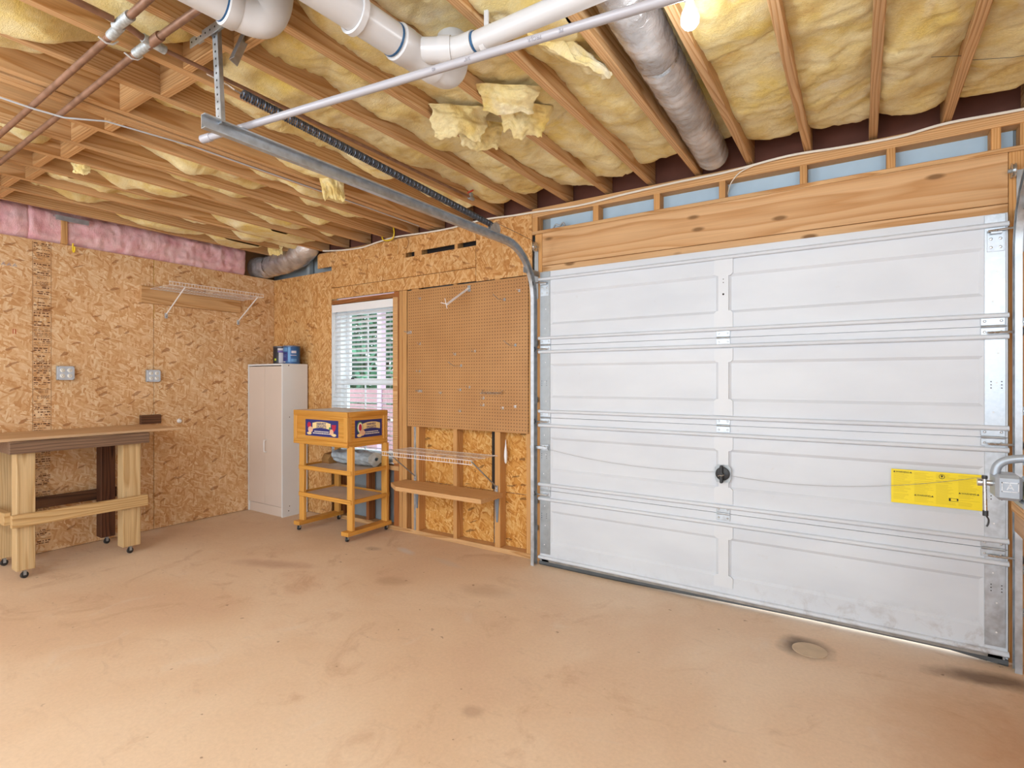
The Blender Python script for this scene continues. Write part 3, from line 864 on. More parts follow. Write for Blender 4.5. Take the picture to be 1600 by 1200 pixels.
MB().tube(sag((-1.895, DY - .022, .850), (-.735, DY - .016, .792), .035), .0010, 5).build('lock_cable', GALV2, dr)
MB().tube(sag((-.645, DY - .016, .777), (.50, DY - .02, .888), .055), .0010, 5).build('lock_cable', GALV2, dr)
lt = MB().box(-2.03, -1.885, DY - .030, DY - .012, .845, .868, .002).box(-1.945, -1.885, DY - .014, DY - .001, .835, .880, .002).build('latch_bolt', GALV, dr)
MB().tube([(-1.90, DY - .03, .862), (-1.905, DY - .045, .874), (-1.915, DY - .045, .874)], .003, 6).build('latch_pin', CHROME, lt)
# warning sticker
stk = plab(bx('warning_sticker', STICK, dr, .131, .487, DY - .0055, DY - .0045, .718, .890, 0), 'bright yellow warning sticker')
sk = MB()
yq = DY - .0058
def fq(mb, x0, x1, z0, z1, y=None): mb.quad((x0, y or yq, z0), (x1, y or yq, z0), (x1, y or yq, z1), (x0, y or yq, z1))
r9 = random.Random(9)
for c0, c1 in ((.140, .217), (.226, .303), (.312, .389), (.398, .478)):
    z = .880
    while z > .730:
        x = c0
        if r9.random() < .9: fq(sk, c0, c0 + (c1 - c0) * r9.uniform(.55, 1), z - .0012, z)
        z -= .0052
sko = sk.build('fine_print', OCHRE, stk); sko['kind'] = 'stuff'
for x, z in ((.178, .8765), (.264, .7655), (.437, .7935)):
    text('WARNING', .0115, INK, stk, (x, DY - .0062, z), ROT_FRONT)
    for dx in (-.034, .034):
        MB().prism([(z - .003, x + dx - .005), (z - .003, x + dx + .005), (z + .005, x + dx)], 1, DY - .0066, DY - .006).build('warning_triangle', INK, stk)
tr = MB().lathe([(.0115, 0), (.0115, .0004), (.0095, .0004), (.0095, 0)], (.335, DY - .0058, .868), (0, -1, 0), 20, False).build('tree_emblem', INK, stk)
MB().lathe([(.0045, 0), (.0045, .0006)], (.335, DY - .0058, .8705), (0, -1, 0), 10).box(.3342, .3358, DY - .0064, DY - .0056, .8595, .868, 0).build('tree_emblem', INK, stk)
MB().box(.362, .398, DY - .0064, DY - .0058, .7645, .766, 0).box(.362, .398, DY - .0064, DY - .0058, .751, .7525, 0).box(.362, .369, DY - .0064, DY - .0058, .7515, .7655, 0).box(.392, .398, DY - .0064, DY - .0058, .755, .7655, 0).build('print_box', INK, stk)

# ================================================================= door tracks
def track_profile():
    # C channel, opening towards -u ; u side, v up
    return [(-.012, -.026), (-.012, -.020), (-.010, -.020), (-.010, -.024), (.012, -.024), (.012, .024), (-.010, .024), (-.010, .020), (-.012, .020), (-.012, .026), (.014, .026), (.014, -.026)]
def arc(cy, cz, r, a0, a1, n, x):
    return [(x, cy + r * math.cos(R(a0 + (a1 - a0) * i / n)), cz + r * math.sin(R(a0 + (a1 - a0) * i / n))) for i in range(n + 1)]
def make_track(xc, side, label, near):
    """side -1: channel opens towards +x"""
    t = thing('door_track', (xc, 3.33, 0), label, 'door track')
    pr = [(-a * side, b) for a, b in track_profile()]
    if side > 0: pr = pr[::-1]
    yv = 3.335; rad = .36; zh = 2.285
    MB().sweep(pr, [(xc, yv, 0.0), (xc, yv, zh - rad)], True, True, (0, 1, 0)).build('vertical_rail', GALV, t)
    cpath = arc(yv - rad, zh - rad, rad, 0, 90, 16, xc)
    MB().sweep(pr, cpath, True, True, (0, 1, 0)).build('curved_rail', GALV, t, True, angle=35)
    MB().sweep(pr, [(xc, yv - rad, zh), (xc, near, zh)], True, True, (0, 0, 1)).build('horizontal_rail', GALV, t)
    # jamb brackets and flag bracket
    s = side
    for z in (.25, .45, 1.2, 1.62):
        br = MB().box(xc + s * .014, xc + s * .018, yv - .01, W - .001, z - .02, z + .02, .001).box(xc + s * .014, xc + s * .055, W - .005, W - .001, z - .02, z + .02, .001).build('jamb_bracket', GALV2, t)
        MB().lathe([(.006, 0), (.005, .004)], (xc + s * .04, W - .005, z), (0, -1, 0), 6).build('bolt', CHROME, br)
    fb = MB().box(xc + s * .006, xc + s * .010, 3.20, W - .001, 2.11, 2.15, .001).box(xc + s * .012, xc + s * .045, W - .005, W - .001, 1.95, 2.34, .001).build('flag_bracket', GALV2, t)
    for y in (3.22, 3.27, 3.36): MB().lathe([(.006, 0), (.006, .004)], (xc + s * .010, y, 2.13), (s, 0, 0), 6).build('bolt', STEEL, fb)
    return t
tl = make_track(-1.992, -1, 'curved galvanised door track with horizontal rail left of the garage door', 1.0)
trk = make_track(.604, 1, 'upright galvanised door track at the right edge of the garage door', 1.0)
# angle iron hanger of the left rail
def angle_bar(name, a, b, w, mat, parent, upv):
    pr = [(0, 0), (w, 0), (w, .003), (.003, .003), (.003, w), (0, w)]
    return MB().sweep(pr, [a, b], True, True, upv).build(name, mat, parent)
hg = angle_bar('hanger_upright', (-2.02, 1.062, 2.30), (-2.02, 1.045, 2.665), .034, GALV, tl, (1, 0, 0))
hc = angle_bar('hanger_crossbar', (-2.15, 1.03, 2.652), (-1.72, 1.03, 2.652), .036, GALV, tl, (0, 0, -1))
hd = angle_bar('hanger_brace', (-1.985, 1.09, 2.55), (-1.985, 1.17, 2.76), .034, GALV, tl, (1, 0, 0))
hh = MB()
for i in range(13): hh.lathe([(.0045, 0), (.0045, .0006)], (-2.003, 1.0615 - .0175 * i / 13 - .0003, 2.33 + i * .026), (0, -1, 0), 6)
for i in range(13): hh.lathe([(.004, 0), (.004, .0006)], (-2.135 + i * .033, 1.0295, 2.634), (0, -1, 0), 6)
hho = hh.build('punched_holes', DARK, tl); hho['kind'] = 'stuff'
# second pulley at the jamb (left and right)
def pulley(mb, c, r, ax=(1, 0, 0)): return mb.lathe([(r * .25, -.007), (r, -.007), (r * .82, 0), (r, .007), (r * .25, .007)], c, ax, 20)
for tk, x in ((tl, -2.012), (trk, .60)):
    p2 = pulley(MB(), (x, 3.385, 2.330), .035).build('pulley_wheel', CHROME, tk, True)
    MB().lathe([(.009, -.02), (.009, .012)], (x, 3.385, 2.330), (1, 0, 0), 10).build('pulley_axle', GALV2, p2)

# extension spring with its pulley and cable
sp = thing('extension_spring', (-2.0, 1.14, 2.45), 'dark coiled extension spring stretched above the left door track', 'spring')
a, b = Vector((-2.03, 1.166, 2.468)), Vector((-2.03, 2.845, 2.367))
pts = []
turns = 150; ln = b - a
Ux = Vector((1, 0, 0)); Vx = ln.normalized().cross(Ux)
for i in range(turns * 9 + 1):
    t = i / (turns * 9); ang = 2 * math.pi * turns * t
    pts.append(a + ln * t + (Ux * math.cos(ang) + Vx * math.sin(ang)) * .0165)
MB().tube(pts, .0040, 5).build('coil', STEEL, sp, True)
MB().tube([a + Vector((0, .0, 0)), a + Vector((0, -.03, .002)), a + Vector((-.006, -.05, .012)), a + Vector((-.03, -.12, .03))], .004, 6).build('end_hook', CHROME, sp)
pf = MB().box(-2.042, -2.039, 2.83, 2.925, 2.330, 2.380, .001).box(-2.021, -2.018, 2.83, 2.925, 2.330, 2.380, .001).build('pulley_fork', GALV, sp)
pulley(MB(), (-2.03, 2.905, 2.353), .042).build('pulley_wheel', CHROME, sp, True)
MB().tube([(-2.03, 2.92, 2.393), (-2.02, 3.15, 2.380), (-2.012, 3.385, 2.366)], .0016, 5).build('lift_cable', STEEL, sp)

# loose thin pipe lying across both tracks
pp = MB().tube([(-2.235, 1.125, 2.326), (-1.2, 1.262, 2.324), (-.2, 1.392, 2.323), (.75, 1.512, 2.326)], .0134, 14)
pipe_r = thing('plastic_conduit', (-2.2, 1.13, 2.31), 'long thin grey white plastic pipe lying across the door tracks', 'pipe')
pp.build('pipe', PVCG, pipe_r, True)
MB().lathe([(.0165, 0), (.0165, .05), (.015, .054)], (-2.244, 1.124, 2.326), (1, .132, 0), 14).build('coupling', PVCG, pipe_r, True)
d = Vector((1, .130, 0)).normalized()
n_ = Vector((d.y, -d.x, -.35)).normalized()
upv = d.cross(n_) * -1
Mx = Matrix((( -d.x, -upv.x, n_.x), (-d.y, -upv.y, n_.y), (-d.z, -upv.z, n_.z)))
for body, xx in (('3/4"', -1.00), ('40', -1.12), ('PROJ.R', -.78), ('PE', -.70)):
    t = (xx + 1.2) / 1.0
    c = Vector((xx, 1.262 + .13 * t, 2.3235)) + n_ * .0134
    text(body, .014, M_flat('grey_print', '7e7d85', .7, 0, .1, 30) if body == '3/4"' else bpy.data.materials['grey_print'], pipe_r, c, Mx, 'pipe_print', .0003)

# ================================================================= drains
def ring(mb, c, ax, r0, r1, w, n=24): return mb.lathe([(r0, -w), (r1, -w), (r1, w), (r0, w), (r0, -w)], c, ax, n, False)
dp = thing('drain_pipe', (-1.40, 1.3, 2.50), 'thick white drain pipe with a wye branch hung under the joists', 'pipe')
pa, pb = Vector((-1.62, -2.3, 2.565)), Vector((-1.363, 1.358, 2.535))
dirp = (pb - pa).normalized()
MB().tube([pa, pb], .0555, 24).build('main_pipe', PVC, dp, True)
e1 = pb + dirp * .14
wy = MB().lathe([(.060, 0), (.064, .004), (.064, .05), (.062, .055), (.062, .15), (.064, .155), (.064, .19)], pb - dirp * .02, dirp, 26).build('wye_fitting', PVC, dp, True)
bs_ = pb + dirp * .05
MB().tube([bs_, bs_ + Vector((.06, .035, -.002)), bs_ + Vector((.105, .060, -.003))], .043, 20).build('wye_branch', PVC, wy, True)
ring(MB(), bs_ + Vector((.110, .062, -.003)), (.85, .5, 0), .03, .0465, .022).build('coupling', PVC, wy, True)
el0 = bs_ + Vector((.125, .070, -.003))
MB().tube([el0, el0 + Vector((.03, .012, 0)), el0 + Vector((.07, .018, .001)), el0 + Vector((.10, .018, .001))], .041, 20).build('elbow', PVC, dp, True)
b0 = el0 + Vector((.08, .018, .001))
MB().tube([b0, b0 + Vector((.65, .02, .012)), b0 + Vector((1.3, .03, .02))], .0345, 20).build('branch_pipe', PVC, dp, True)
e2 = pb + dirp * .17
MB().tube(smooth_path([e2, e2 + Vector((.004, .05, .004)), e2 + Vector((.006, .085, .03)), e2 + Vector((.006, .10, .08)), e2 + Vector((.006, .10, .2))]), .061, 22).build('end_elbow', PVC, dp, True)
ring(MB(), pb - dirp * .03, dirp, .05, .0575, .004).build('primer_band', PRIMER, dp, True)
ring(MB(), el0 + Vector((.103, .018, .001)), (1, .03, 0), .03, .0365, .004).build('primer_band', PRIMER, dp, True)
def strap(c, ax, r, top, mat=PVC):
    h = ring(MB(), c, ax, r, r + .010, .010).build('pipe_hanger', mat, dp, True)
    c = Vector(c)
    MB().box(c.x - .009, c.x + .009, c.y - .004, c.y + .004, c.z + r, top, .001).build('hanger_strap', mat, h)
strap(pb - dirp * .19, dirp, .0565, JB + .02)
strap(b0 + Vector((.055, .019, .001)), (1, .03, 0), .036, JB + .03)
d2 = thing('drain_pipe', (-1.72, .95, 2.50), 'thick white drain pipe ending in an elbow beside the perforated hanger', 'pipe')
q0, q1 = Vector((-1.99, -2.3, 2.565)), Vector((-1.679, .934, 2.535))
dq = (q1 - q0).normalized()
MB().tube([q0, q1], .0555, 24).build('main_pipe', PVC, d2, True)
MB().lathe([(.060, 0), (.0645, .003), (.0645, .04), (.062, .043)], q1 - dq * .03, dq, 24).build('coupling', PVC, d2, True)
MB().tube(smooth_path([q1, q1 + Vector((.012, .05, .0)), q1 + Vector((.03, .085, .008)), q1 + Vector((.05, .10, .04)), q1 + Vector((.06, .105, .10)), q1 + Vector((.06, .105, .2))]), .061, 22).build('end_elbow', PVC, d2, True)
ring(MB(), q1 - dq * .032, dq, .05, .0572, .003).build('primer_band', PRIMER, d2, True)

# ================================================================= copper water pipes
ZC = 2.612
c1 = thing('copper_pipe', (-3, .83, ZC), 'brown copper water pipe crossing the joists nearest the camera', 'pipe')
MB().tube([(-5.2, .872, ZC), (-2.30, .830, ZC)], .0125, 12).build('pipe', COPPER, c1, True)
MB().tube([(-2.31, .83, ZC), (-2.25, .828, ZC), (-2.215, .828, ZC + .004)], .0165, 12).build('fitting', SOLDER, c1, True)
MB().tube([(-2.235, .82, ZC + .002), (-2.19, .822, ZC + .004), (-2.13, .824, ZC + .004)], .0175, 12).build('fitting', SOLDER, c1, True)
MB().tube([(-2.15, .824, ZC + .004), (-1.2, .81, ZC + .004)], .0125, 12).build('pipe', COPPER, c1, True)
MB().tube([(-2.205, .80, ZC + .006), (-2.18, -2.3, ZC + .006)], .0115, 12).build('pipe', COPPER, c1, True)
c2 = thing('copper_pipe', (-3, .93, ZC), 'brown copper water pipe with a tee feeding the branch along a joist', 'pipe')
MB().tube([(-5.2, .975, ZC - .004), (-2.33, .925, ZC - .004)], .0125, 12).build('pipe', COPPER, c2, True)
MB().tube([(-2.345, .925, ZC - .004), (-2.23, .929, ZC)], .0168, 12).build('fitting', SOLDER, c2, True)
MB().tube([(-2.255, .93, ZC), (-2.16, .932, ZC + .002)], .0175, 12).build('tee_fitting', COPPER, c2, True)
MB().tube([(-2.225, .90, ZC + .002), (-2.235, .98, ZC)], .0168, 12).build('fitting', SOLDER, c2, True)
MB().tube([(-2.20, .835, ZC + .004), (-2.228, .91, ZC + .002)], .0118, 12).build('pipe', COPPER, c2, True)
MB().tube([(-2.17, .932, ZC + .002), (-1.2, .945, ZC + .002)], .0125, 12).build('pipe', COPPER, c2, True)
for x in (-1.86, -1.82, -1.79): ring(MB(), (x, .936, ZC + .002), (1, 0, 0), .012, .0165, .010).build('solder_ring', SOLDER, c2, True)
MB().tube([(-2.235, .97, ZC), (-2.262, 1.8, ZC + .01), (-2.285, 2.96, ZC + .012)], .0085, 10).build('branch_pipe', COPPER, c2, True)
vl = MB().lathe([(.010, -.03), (.014, -.025), (.014, .02), (.009, .03)], (-2.288, 2.97, ZC + .01), (0, 1, 0), 12).box(-2.296, -2.280, 2.955, 2.985, ZC, ZC + .05, .003).build('valve_body', GALV2, c2, True)
plab(MB().lathe([(.022, 0), (.026, .003), (.026, .007), (.022, .010)], (-2.288, 2.965, ZC + .052), (-.1, -.55, .8), 16).build('valve_handle', RED, vl, True), 'small red round valve handle')
for cc, x, y in ((c1, -2.34, .832), (c2, -2.37, .926)):
    MB().tube([(x, y - .03, ZC - .006), (x + .002, y - .006, ZC - .018), (x + .004, y + .014, ZC - .014), (x + .008, y + .03, ZC + .005)], .0035, 6).build('pipe_clip', PVC, cc, True)
gc = MB().tube([(-3.3, -2.3, 2.632), (-3.25, .3, 2.625), (-3.19, .72, 2.598), (-3.175, .84, 2.590), (-3.16, .95, 2.590), (-3.09, 1.09, 2.612), (-3.075, 1.5, 2.632), (-3.08, 2.3, 2.634), (-3.09, 3.3, 2.634)], .0042, 7).build('electrical_cable', CABLEG, None, True)
tag(gc, 'thin pale grey cable sagging below the joists over the workbench', 'cable')

# ================================================================= flexible ducts
def duct(path, rad, name, label, seam=None, seed=0):
    P = [Vector(p) for p in path]; t = thing(name, tuple(P[0]), label, 'duct')
    mb = MB(); L = [0]
    for i in range(1, len(P)): L.append(L[-1] + (P[i] - P[i - 1]).length)
    N = int(L[-1] / .018); n = 30
    pts = []
    for k in range(N + 1):
        s = L[-1] * k / N
        i = max(j for j in range(len(L)) if L[j] <= s + 1e-9); i = min(i, len(P) - 2)
        pts.append((P[i].lerp(P[i + 1], (s - L[i]) / (L[i + 1] - L[i])), s))
    prev = None
    U = None
    for k, (p, s) in enumerate(pts):
        tg = (pts[min(k + 2, N)][0] - pts[max(k - 2, 0)][0]).normalized()
        if U is None: U = (Vector((0, 0, 1)) - tg * tg.z).normalized()
        U = (U - tg * U.dot(tg)).normalized(); V = tg.cross(U)
        for q in range(n):
            a = 2 * math.pi * q / n
            r = rad * (1 + .045 * fbm(math.cos(a) * 1.5 + seed, math.sin(a) * 1.5, s * 7, 3) + .02 * math.sin(s * 95 + 2 * fbm(a, s * 3, seed, 1)))
            if seam:
                for sm in seam: r *= 1 - .12 * math.exp(-((s - sm) / .018) ** 2)
            mb.v.append(tuple(p + (U * math.cos(a) + V * math.sin(a)) * r))
    for k in range(N):
        for q in range(n):
            mb.f.append((k * n + q, k * n + (q + 1) % n, (k + 1) * n + (q + 1) % n, (k + 1) * n + q))
    mb.f.append(tuple(range(n))[::-1]); mb.f.append(tuple(N * n + q for q in range(n)))
    mb.build('foil_sleeve', FOIL, t, True, angle=70)
    if seam:
        for sm in seam:
            k = min(range(len(pts)), key=lambda i: abs(pts[i][1] - sm))
            ring(MB(), pts[k][0], pts[min(k + 1, N)][0] - pts[k - 1][0], rad * .86, rad * .92, .012).build('tie_band', CHROME, t, True)
    return t
duct([(-.69, .55, 2.71), (-.695, 1.6, 2.70), (-.705, 2.2, 2.69), (-.72, 2.6, 2.705), (-.735, 3.0, 2.705), (-.745, 3.34, 2.70)], .090, 'flexible_duct', 'silver foil flexible duct between the joists above the garage door', [1.64], 2)
duct([(-5.62, 3.30, 2.55), (-5.3, 3.335, 2.555), (-5.0, 3.345, 2.575), (-4.78, 3.35, 2.615), (-4.66, 3.35, 2.67), (-4.62, 3.35, 2.76)], .118, 'flexible_duct', 'crumpled foil flexible duct in the corner above the tall cabinet', [.36], 6)

# ================================================================= bulb
LBX, LBY = -.462, 1.756
lb = thing('lampholder', (LBX, LBY, JB), 'white ceiling lampholder with a bare frosted bulb', 'lamp')
MB().lathe([(.062, 0), (.062, -.012), (.05, -.028), (.030, -.045), (.026, -.058), (.022, -.060)], (LBX, LBY, JB), (0, 0, 1), 24).build('porcelain_base', WHITE, lb, True)
MB().lathe([(.0125, .0), (.0135, -.014), (.018, -.030), (.027, -.050), (.0305, -.068), (.0285, -.085), (.019, -.098), (.004, -.103)], (LBX, LBY, JB - .056), (0, 0, 1), 24).build('bulb', BULB, lb, True, angle=80)
pl = lamp('bulb_light', (LBX, LBY, 2.44), 6, .045)

# ================================================================= cables on the top plate
cb = [(-4.47, 3.395, 2.628), (-4.2, 3.40, 2.60), (-3.92, 3.405, 2.588), (-3.70, 3.40, 2.606), (-3.45, 3.395, 2.618), (-3.1, 3.405, 2.606), (-2.83, 3.405, 2.602), (-2.5, 3.40, 2.614), (-2.2, 3.405, 2.60), (-2.03, 3.405, 2.594),
      (-1.67, 3.405, 2.578), (-1.35, 3.405, 2.592), (-1.0, 3.405, 2.602), (-.68, 3.405, 2.603), (-.35, 3.40, 2.622), (-.1, 3.405, 2.612), (.16, 3.405, 2.605), (.36, 3.40, 2.622), (.64, 3.405, 2.616), (1.2, 3.405, 2.61)]
o = MB().sweep([(-.003, -.006), (.003, -.006), (.004, 0), (.003, .006), (-.003, .006), (-.004, 0)], smooth_path(cb), True, True, (0, 0, 1)).build('electrical_cable', CABLE, None, True)
tag(o, 'white flat cable stapled along the top plate over the garage door', 'cable')
o = MB().tube(smooth_path([(-.52, 3.405, 2.612), (-.60, 3.40, 2.585), (-.66, 3.44, 2.545), (-.69, 3.495, 2.50), (-.70, 3.50, 2.47)]), .0035, 6).build('electrical_cable', CABLE, None, True)
tag(o, 'short white cable dropping into the blue gap above the garage door', 'cable')
o = MB().tube(smooth_path([(-3.62, 3.38, 2.66), (-3.60, 3.375, 2.612), (-3.54, 3.372, 2.594), (-3.48, 3.372, 2.60), (-3.455, 3.370, 2.64), (-3.46, 3.37, 2.69), (-3.475, 3.37, 2.73)]), .006, 7).build('electrical_cable', YELP, None, True)
tag(o, 'short bent piece of yellow cable over the window', 'cable')
o = MB().tube(smooth_path([(-3.33, 3.40, 2.60), (-3.31, 3.40, 2.55), (-3.335, 3.40, 2.50), (-3.37, 3.40, 2.515)]), .003, 6).build('cable_tail', M_flat('brown_wire', '9a6a3a', .6), None, True)
tag(o, 'small brown wire loop hanging on the OSB over the window', 'wire')
o = MB().tube(smooth_path([(-1.90, 3.45, 2.458), (-1.87, 3.44, 2.485), (-1.84, 3.45, 2.475), (-1.81, 3.44, 2.49), (-1.80, 3.46, 2.462)]), .006, 6).build('wire_bundle', GALV2, None, True)
tag(o, 'small crumpled grey wire bundle on the plate above the door', 'wire')

# ================================================================= window
wn = struct('window_1', (-3.95, 3.55, .575))
wx0, wx1, wz0, wz1 = -4.37, -3.512, .577, 2.086
def frame(name, mat, parent, x0, x1, y0, y1, z0, z1, w, b=.002):
    m = MB().box(x0, x0 + w, y0, y1, z0, z1, b).box(x1 - w, x1, y0, y1, z0, z1, b).box(x0 + w, x1 - w, y0, y1, z0, z0 + w, b).box(x0 + w, x1 - w, y0, y1, z1 - w, z1, b)
    return m.build(name, mat, parent)
frame('window_frame', WHITE, wn, wx0, wx1, 3.485, 3.60, wz0, wz1, .058)
frame('upper_sash', WHITE, wn, wx0 + .055, wx1 - .055, 3.56, 3.59, 1.31, wz1 - .05, .045)
frame('lower_sash', WHITE, wn, wx0 + .055, wx1 - .055, 3.525, 3.555, wz0 + .05, 1.362, .048)
bx('pane', GLASS, wn, wx0 + .095, wx1 - .095, 3.573, 3.577, 1.35, wz1 - .09, 0)
bx('pane', GLASS, wn, wx0 + .095, wx1 - .095, 3.538, 3.542, wz0 + .09, 1.32, 0)
for zz0, zz1, y in ((1.35, wz1 - .09, 3.568), (wz0 + .09, 1.32, 3.534)):
    bx('muntin', WHITE, wn, -4.022, -4.006, y, y + .004, zz0, zz1, 0)
bx('side_trim', WX, wn, wx1 + .001, wx1 + .060, W - .012, W - .0005, .60, 2.088, .002)
bx('reveal', WHITE, wn, wx0 + .0005, wx0 + .004, W + .002, 3.486, wz0, wz1, 0)
lo = MB().box(-4.20, -4.16, 3.515, 3.527, 1.345, 1.372, .002).build('sash_lock', BLACK, wn)
# blind
bd = thing('window_blind', (-3.94, 3.455, .6), 'white open slatted blind hanging in the window', 'blind')
bx0, bx1 = -4.362, -3.518
bx('head_rail', SLAT, bd, bx0, bx1, 3.428, 3.482, 2.016, 2.078, .004)
plab(bx('valance', SLAT, bd, bx0 - .002, bx1 + .002, 3.421, 3.427, 2.008, 2.082, .002), 'smooth white valance')
mbs = MB()
n = 33
prof = [(-.025, -.0015), (0, .001), (.025, -.0015), (.025, .002), (0, .0045), (-.025, .002)]
tilt = R(-13)
for x in (bx0 + .003, bx1 - .003):
    for u, w_ in prof: mbs.v.append((x, u * math.cos(tilt) - w_ * math.sin(tilt), u * math.sin(tilt) + w_ * math.cos(tilt)))
for q in range(6): mbs.f.append((q, (q + 1) % 6, 6 + (q + 1) % 6, 6 + q))
mbs.f.append(tuple(range(6))); mbs.f.append(tuple(range(11, 5, -1)))
s0 = mbs.build('slat', SLAT, bd, origin=((bx0 + bx1) / 2, 0, 0))
for k in range(n):
    o = s0 if k == 0 else s0.copy()
    if k: COL.objects.link(o); o.parent = bd
    o.location = Vector(((bx0 + bx1) / 2, 3.456, 1.985 - k * .0425)) - WL[bd.name]
bx('bottom_rail', SLAT, bd, bx0 + .003, bx1 - .003, 3.432, 3.480, .586, .602, .003)
for x in (-4.24, -3.94, -3.62):
    for y in (3.430, 3.482): MB().tube([(x, y, .60), (x, y, 2.02)], .0011, 4).build('ladder_cord', SLAT, bd)
MB().tube([(-4.33, 3.425, 2.0), (-4.325, 3.423, 1.20)], .004, 6).build('tilt_wand', WHITE, bd, True)
# outdoors beyond the window
tree = MB()
rt = random.Random(21)
for i in range(11000):
    x = rt.uniform(-12.5, -3.5); y = rt.uniform(8.2, 9.6); z = rt.uniform(.7, 4.6)
    a = rt.uniform(0, 6.28); b_ = rt.uniform(-.9, .9); s = rt.uniform(.08, .17)
    u = Vector((math.cos(a), math.sin(a) * .5, b_)).normalized() * s
    v = Vector((-math.sin(a) * .4, .6, math.cos(a) + .3)).normalized() * s * .6
    c = Vector((x, y, z))
    tree.quad(c - u, c - v, c + u, c + v)
def M_leaf():
    m, nt, bs = newmat('leaf_green')
    n = noise_n(nt, objcoord(nt), 1.8, 3)
    nt.links.new(ramp(nt, n.outputs[0], [(.35, C('1d4a33')), (.65, C('5a9c78'))]), bs.inputs['Base Color'])
    bs.inputs['Roughness'].default_value = .6
    return m
t_ = thing('tree', (-7, 8.9, 0), 'green leafy foliage outside the window', 'tree')
fo = tree.build('foliage', M_leaf(), t_); fo['kind'] = 'stuff'
for x in (-9.5, -6.2): MB().lathe([(.12, 0), (.09, 1.5), (.05, 3.4)], (x, 9.0, -.02), (0, 0, 1), 8).build('trunk', RIMW, t_)
MAUVE = M_flat('porch_mauve_paint', 'b98f96', .8, 0, .08, 4)
BRICK = M_flat('deck_brown', '8a6660', .8, 0, .12, 4)
pr_ = thing('porch', (-5.7, 5.4, 0), 'mauve brown porch with post and rail outside the window', 'porch')
P_POST = bx('post', M_flat('post_pale', 'd6b9cf', .7, 0, .05, 5), pr_, -5.885, -5.795, 5.40, 5.49, -.02, 3.0, .004)
bx('deck_beam', BRICK, pr_, -9, -2.6, 5.30, 5.55, 2.40, 2.72, .004)
for k in range(5): bx('rail_board', MAUVE, pr_, -9, -2.6, 5.42, 5.47, .1 + .23 * k, .30 + .23 * k, .004)

# ================================================================= pegboard and its hooks
pg = tag(bx('pegboard', PEG, None, -3.330, -2.088, W - .012, W - .0005, .942, 2.128, .001), 'brown perforated pegboard panel beside the window', 'pegboard')
def hookmesh(L, up, r=.0022, bend=0, rise=0):
    return MB().tube([(0, 0, .012), (0, -.004, 0), (bend * .3, -L * .6, -.002), (bend, -L, rise), (bend * 1.05, -L - .004, rise + up)], r, 6)
def hook(x, z, L, up, label, group=None, bend=0, mat=CHROME, r=.0022):
    m = hookmesh(L, up, r, bend, .025 if L > .1 else 0)
    m.box(-.008, .008, -.003, 0, -.006, .014, 0)
    o = m.build('peg_hook', mat, None, origin=(0, 0, 0)); o.location = (x, W - .0125, z)
    return tag(o, label, 'hook', group)
SM = [(-3.178, 2.045), (-3.180, 1.655), (-3.182, 1.42), (-2.945, 1.235), (-2.735, 1.262), (-2.585, 1.573), (-2.79, 1.555), (-2.50, 1.20), (-2.50, 1.145), (-2.738, 1.09), (-2.315, 1.125), (-2.640, 1.285), (-2.20, 1.14), (-2.165, 2.02)]
WHERE = ('in the upper left corner of the pegboard', 'at the left of the pegboard below the shiny clip', 'at the left of the pegboard above the lower clip',
         'right of the lower left clip on the pegboard', 'left of the tool rack on the pegboard', 'right of the centre of the pegboard at mid height',
         'just above the central long curved hook', 'close under the left end of the tool rack', 'second below the left end of the tool rack',
         'lowest of all on the pegboard', 'below the right end of the tool rack', 'level with the tool rack near its left end', 'rightmost in the lower half of the pegboard', 'in the upper right corner of the pegboard')
for i, (x, z) in enumerate(SM):
    hook(x, z, .022 + .01 * (i % 3), .014, 'short metal peg hook ' + WHERE[i], 'short peg hooks')
hook(-2.30, 1.963, .13, .006, 'long curved wire hook at the upper right of the pegboard', None, -.015, GALV2)
hook(-2.20, 1.608, .13, .006, 'long curved wire hook at the right middle of the pegboard', None, -.015, GALV2)
hook(-2.727, 1.46, .14, .006, 'long curved wire hook at the centre of the pegboard', None, -.015, GALV2)
hk = thing('peg_bracket', (-2.665, W - .012, 2.045), 'long white double rod bracket with crossed ends on the pegboard', 'hook')
MB().tube([(-2.65, 3.405, 2.092), (-2.715, 3.20, 1.938)], .004, 6).build('rod', WIRE, hk)
MB().tube([(-2.638, 3.405, 2.088), (-2.703, 3.20, 1.932)], .004, 6).build('rod', WIRE, hk)
MB().tube([(-2.765, 3.20, 1.955), (-2.685, 3.20, 1.935)], .003, 6).tube([(-2.725, 3.20, 1.985), (-2.702, 3.20, 1.905)], .003, 6).build('cross_end', WIRE, hk)
bx('base_plate', GALV2, hk, -2.66, -2.63, 3.403, 3.4075, 2.06, 2.11, .001)
rk = thing('tool_rack', (-2.41, W - .012, 1.235), 'narrow wire tool rack strip on the lower pegboard', 'rack')
MB().tube([(-2.505, 3.405, 1.268), (-2.505, 3.38, 1.25), (-2.315, 3.38, 1.25), (-2.315, 3.405, 1.268)], .003, 6).build('rail', CHROME, rk)
MB().tube([(-2.505, 3.405, 1.24), (-2.505, 3.365, 1.24), (-2.315, 3.365, 1.24), (-2.315, 3.405, 1.24)], .003, 6).build('rail', CHROME, rk)
for k in range(7): MB().tube([(-2.49 + k * .027, 3.38, 1.25), (-2.49 + k * .027, 3.365, 1.24)], .0025, 5).build('rung', CHROME, rk)
cl = thing('spring_clip', (-3.305, W - .012, 1.76), 'small shiny metal clip at the left edge of the pegboard', 'clip')
MB().box(-3.335, -3.28, 3.403, 3.4075, 1.75, 1.775, .001).build('plate', CHROME, cl)
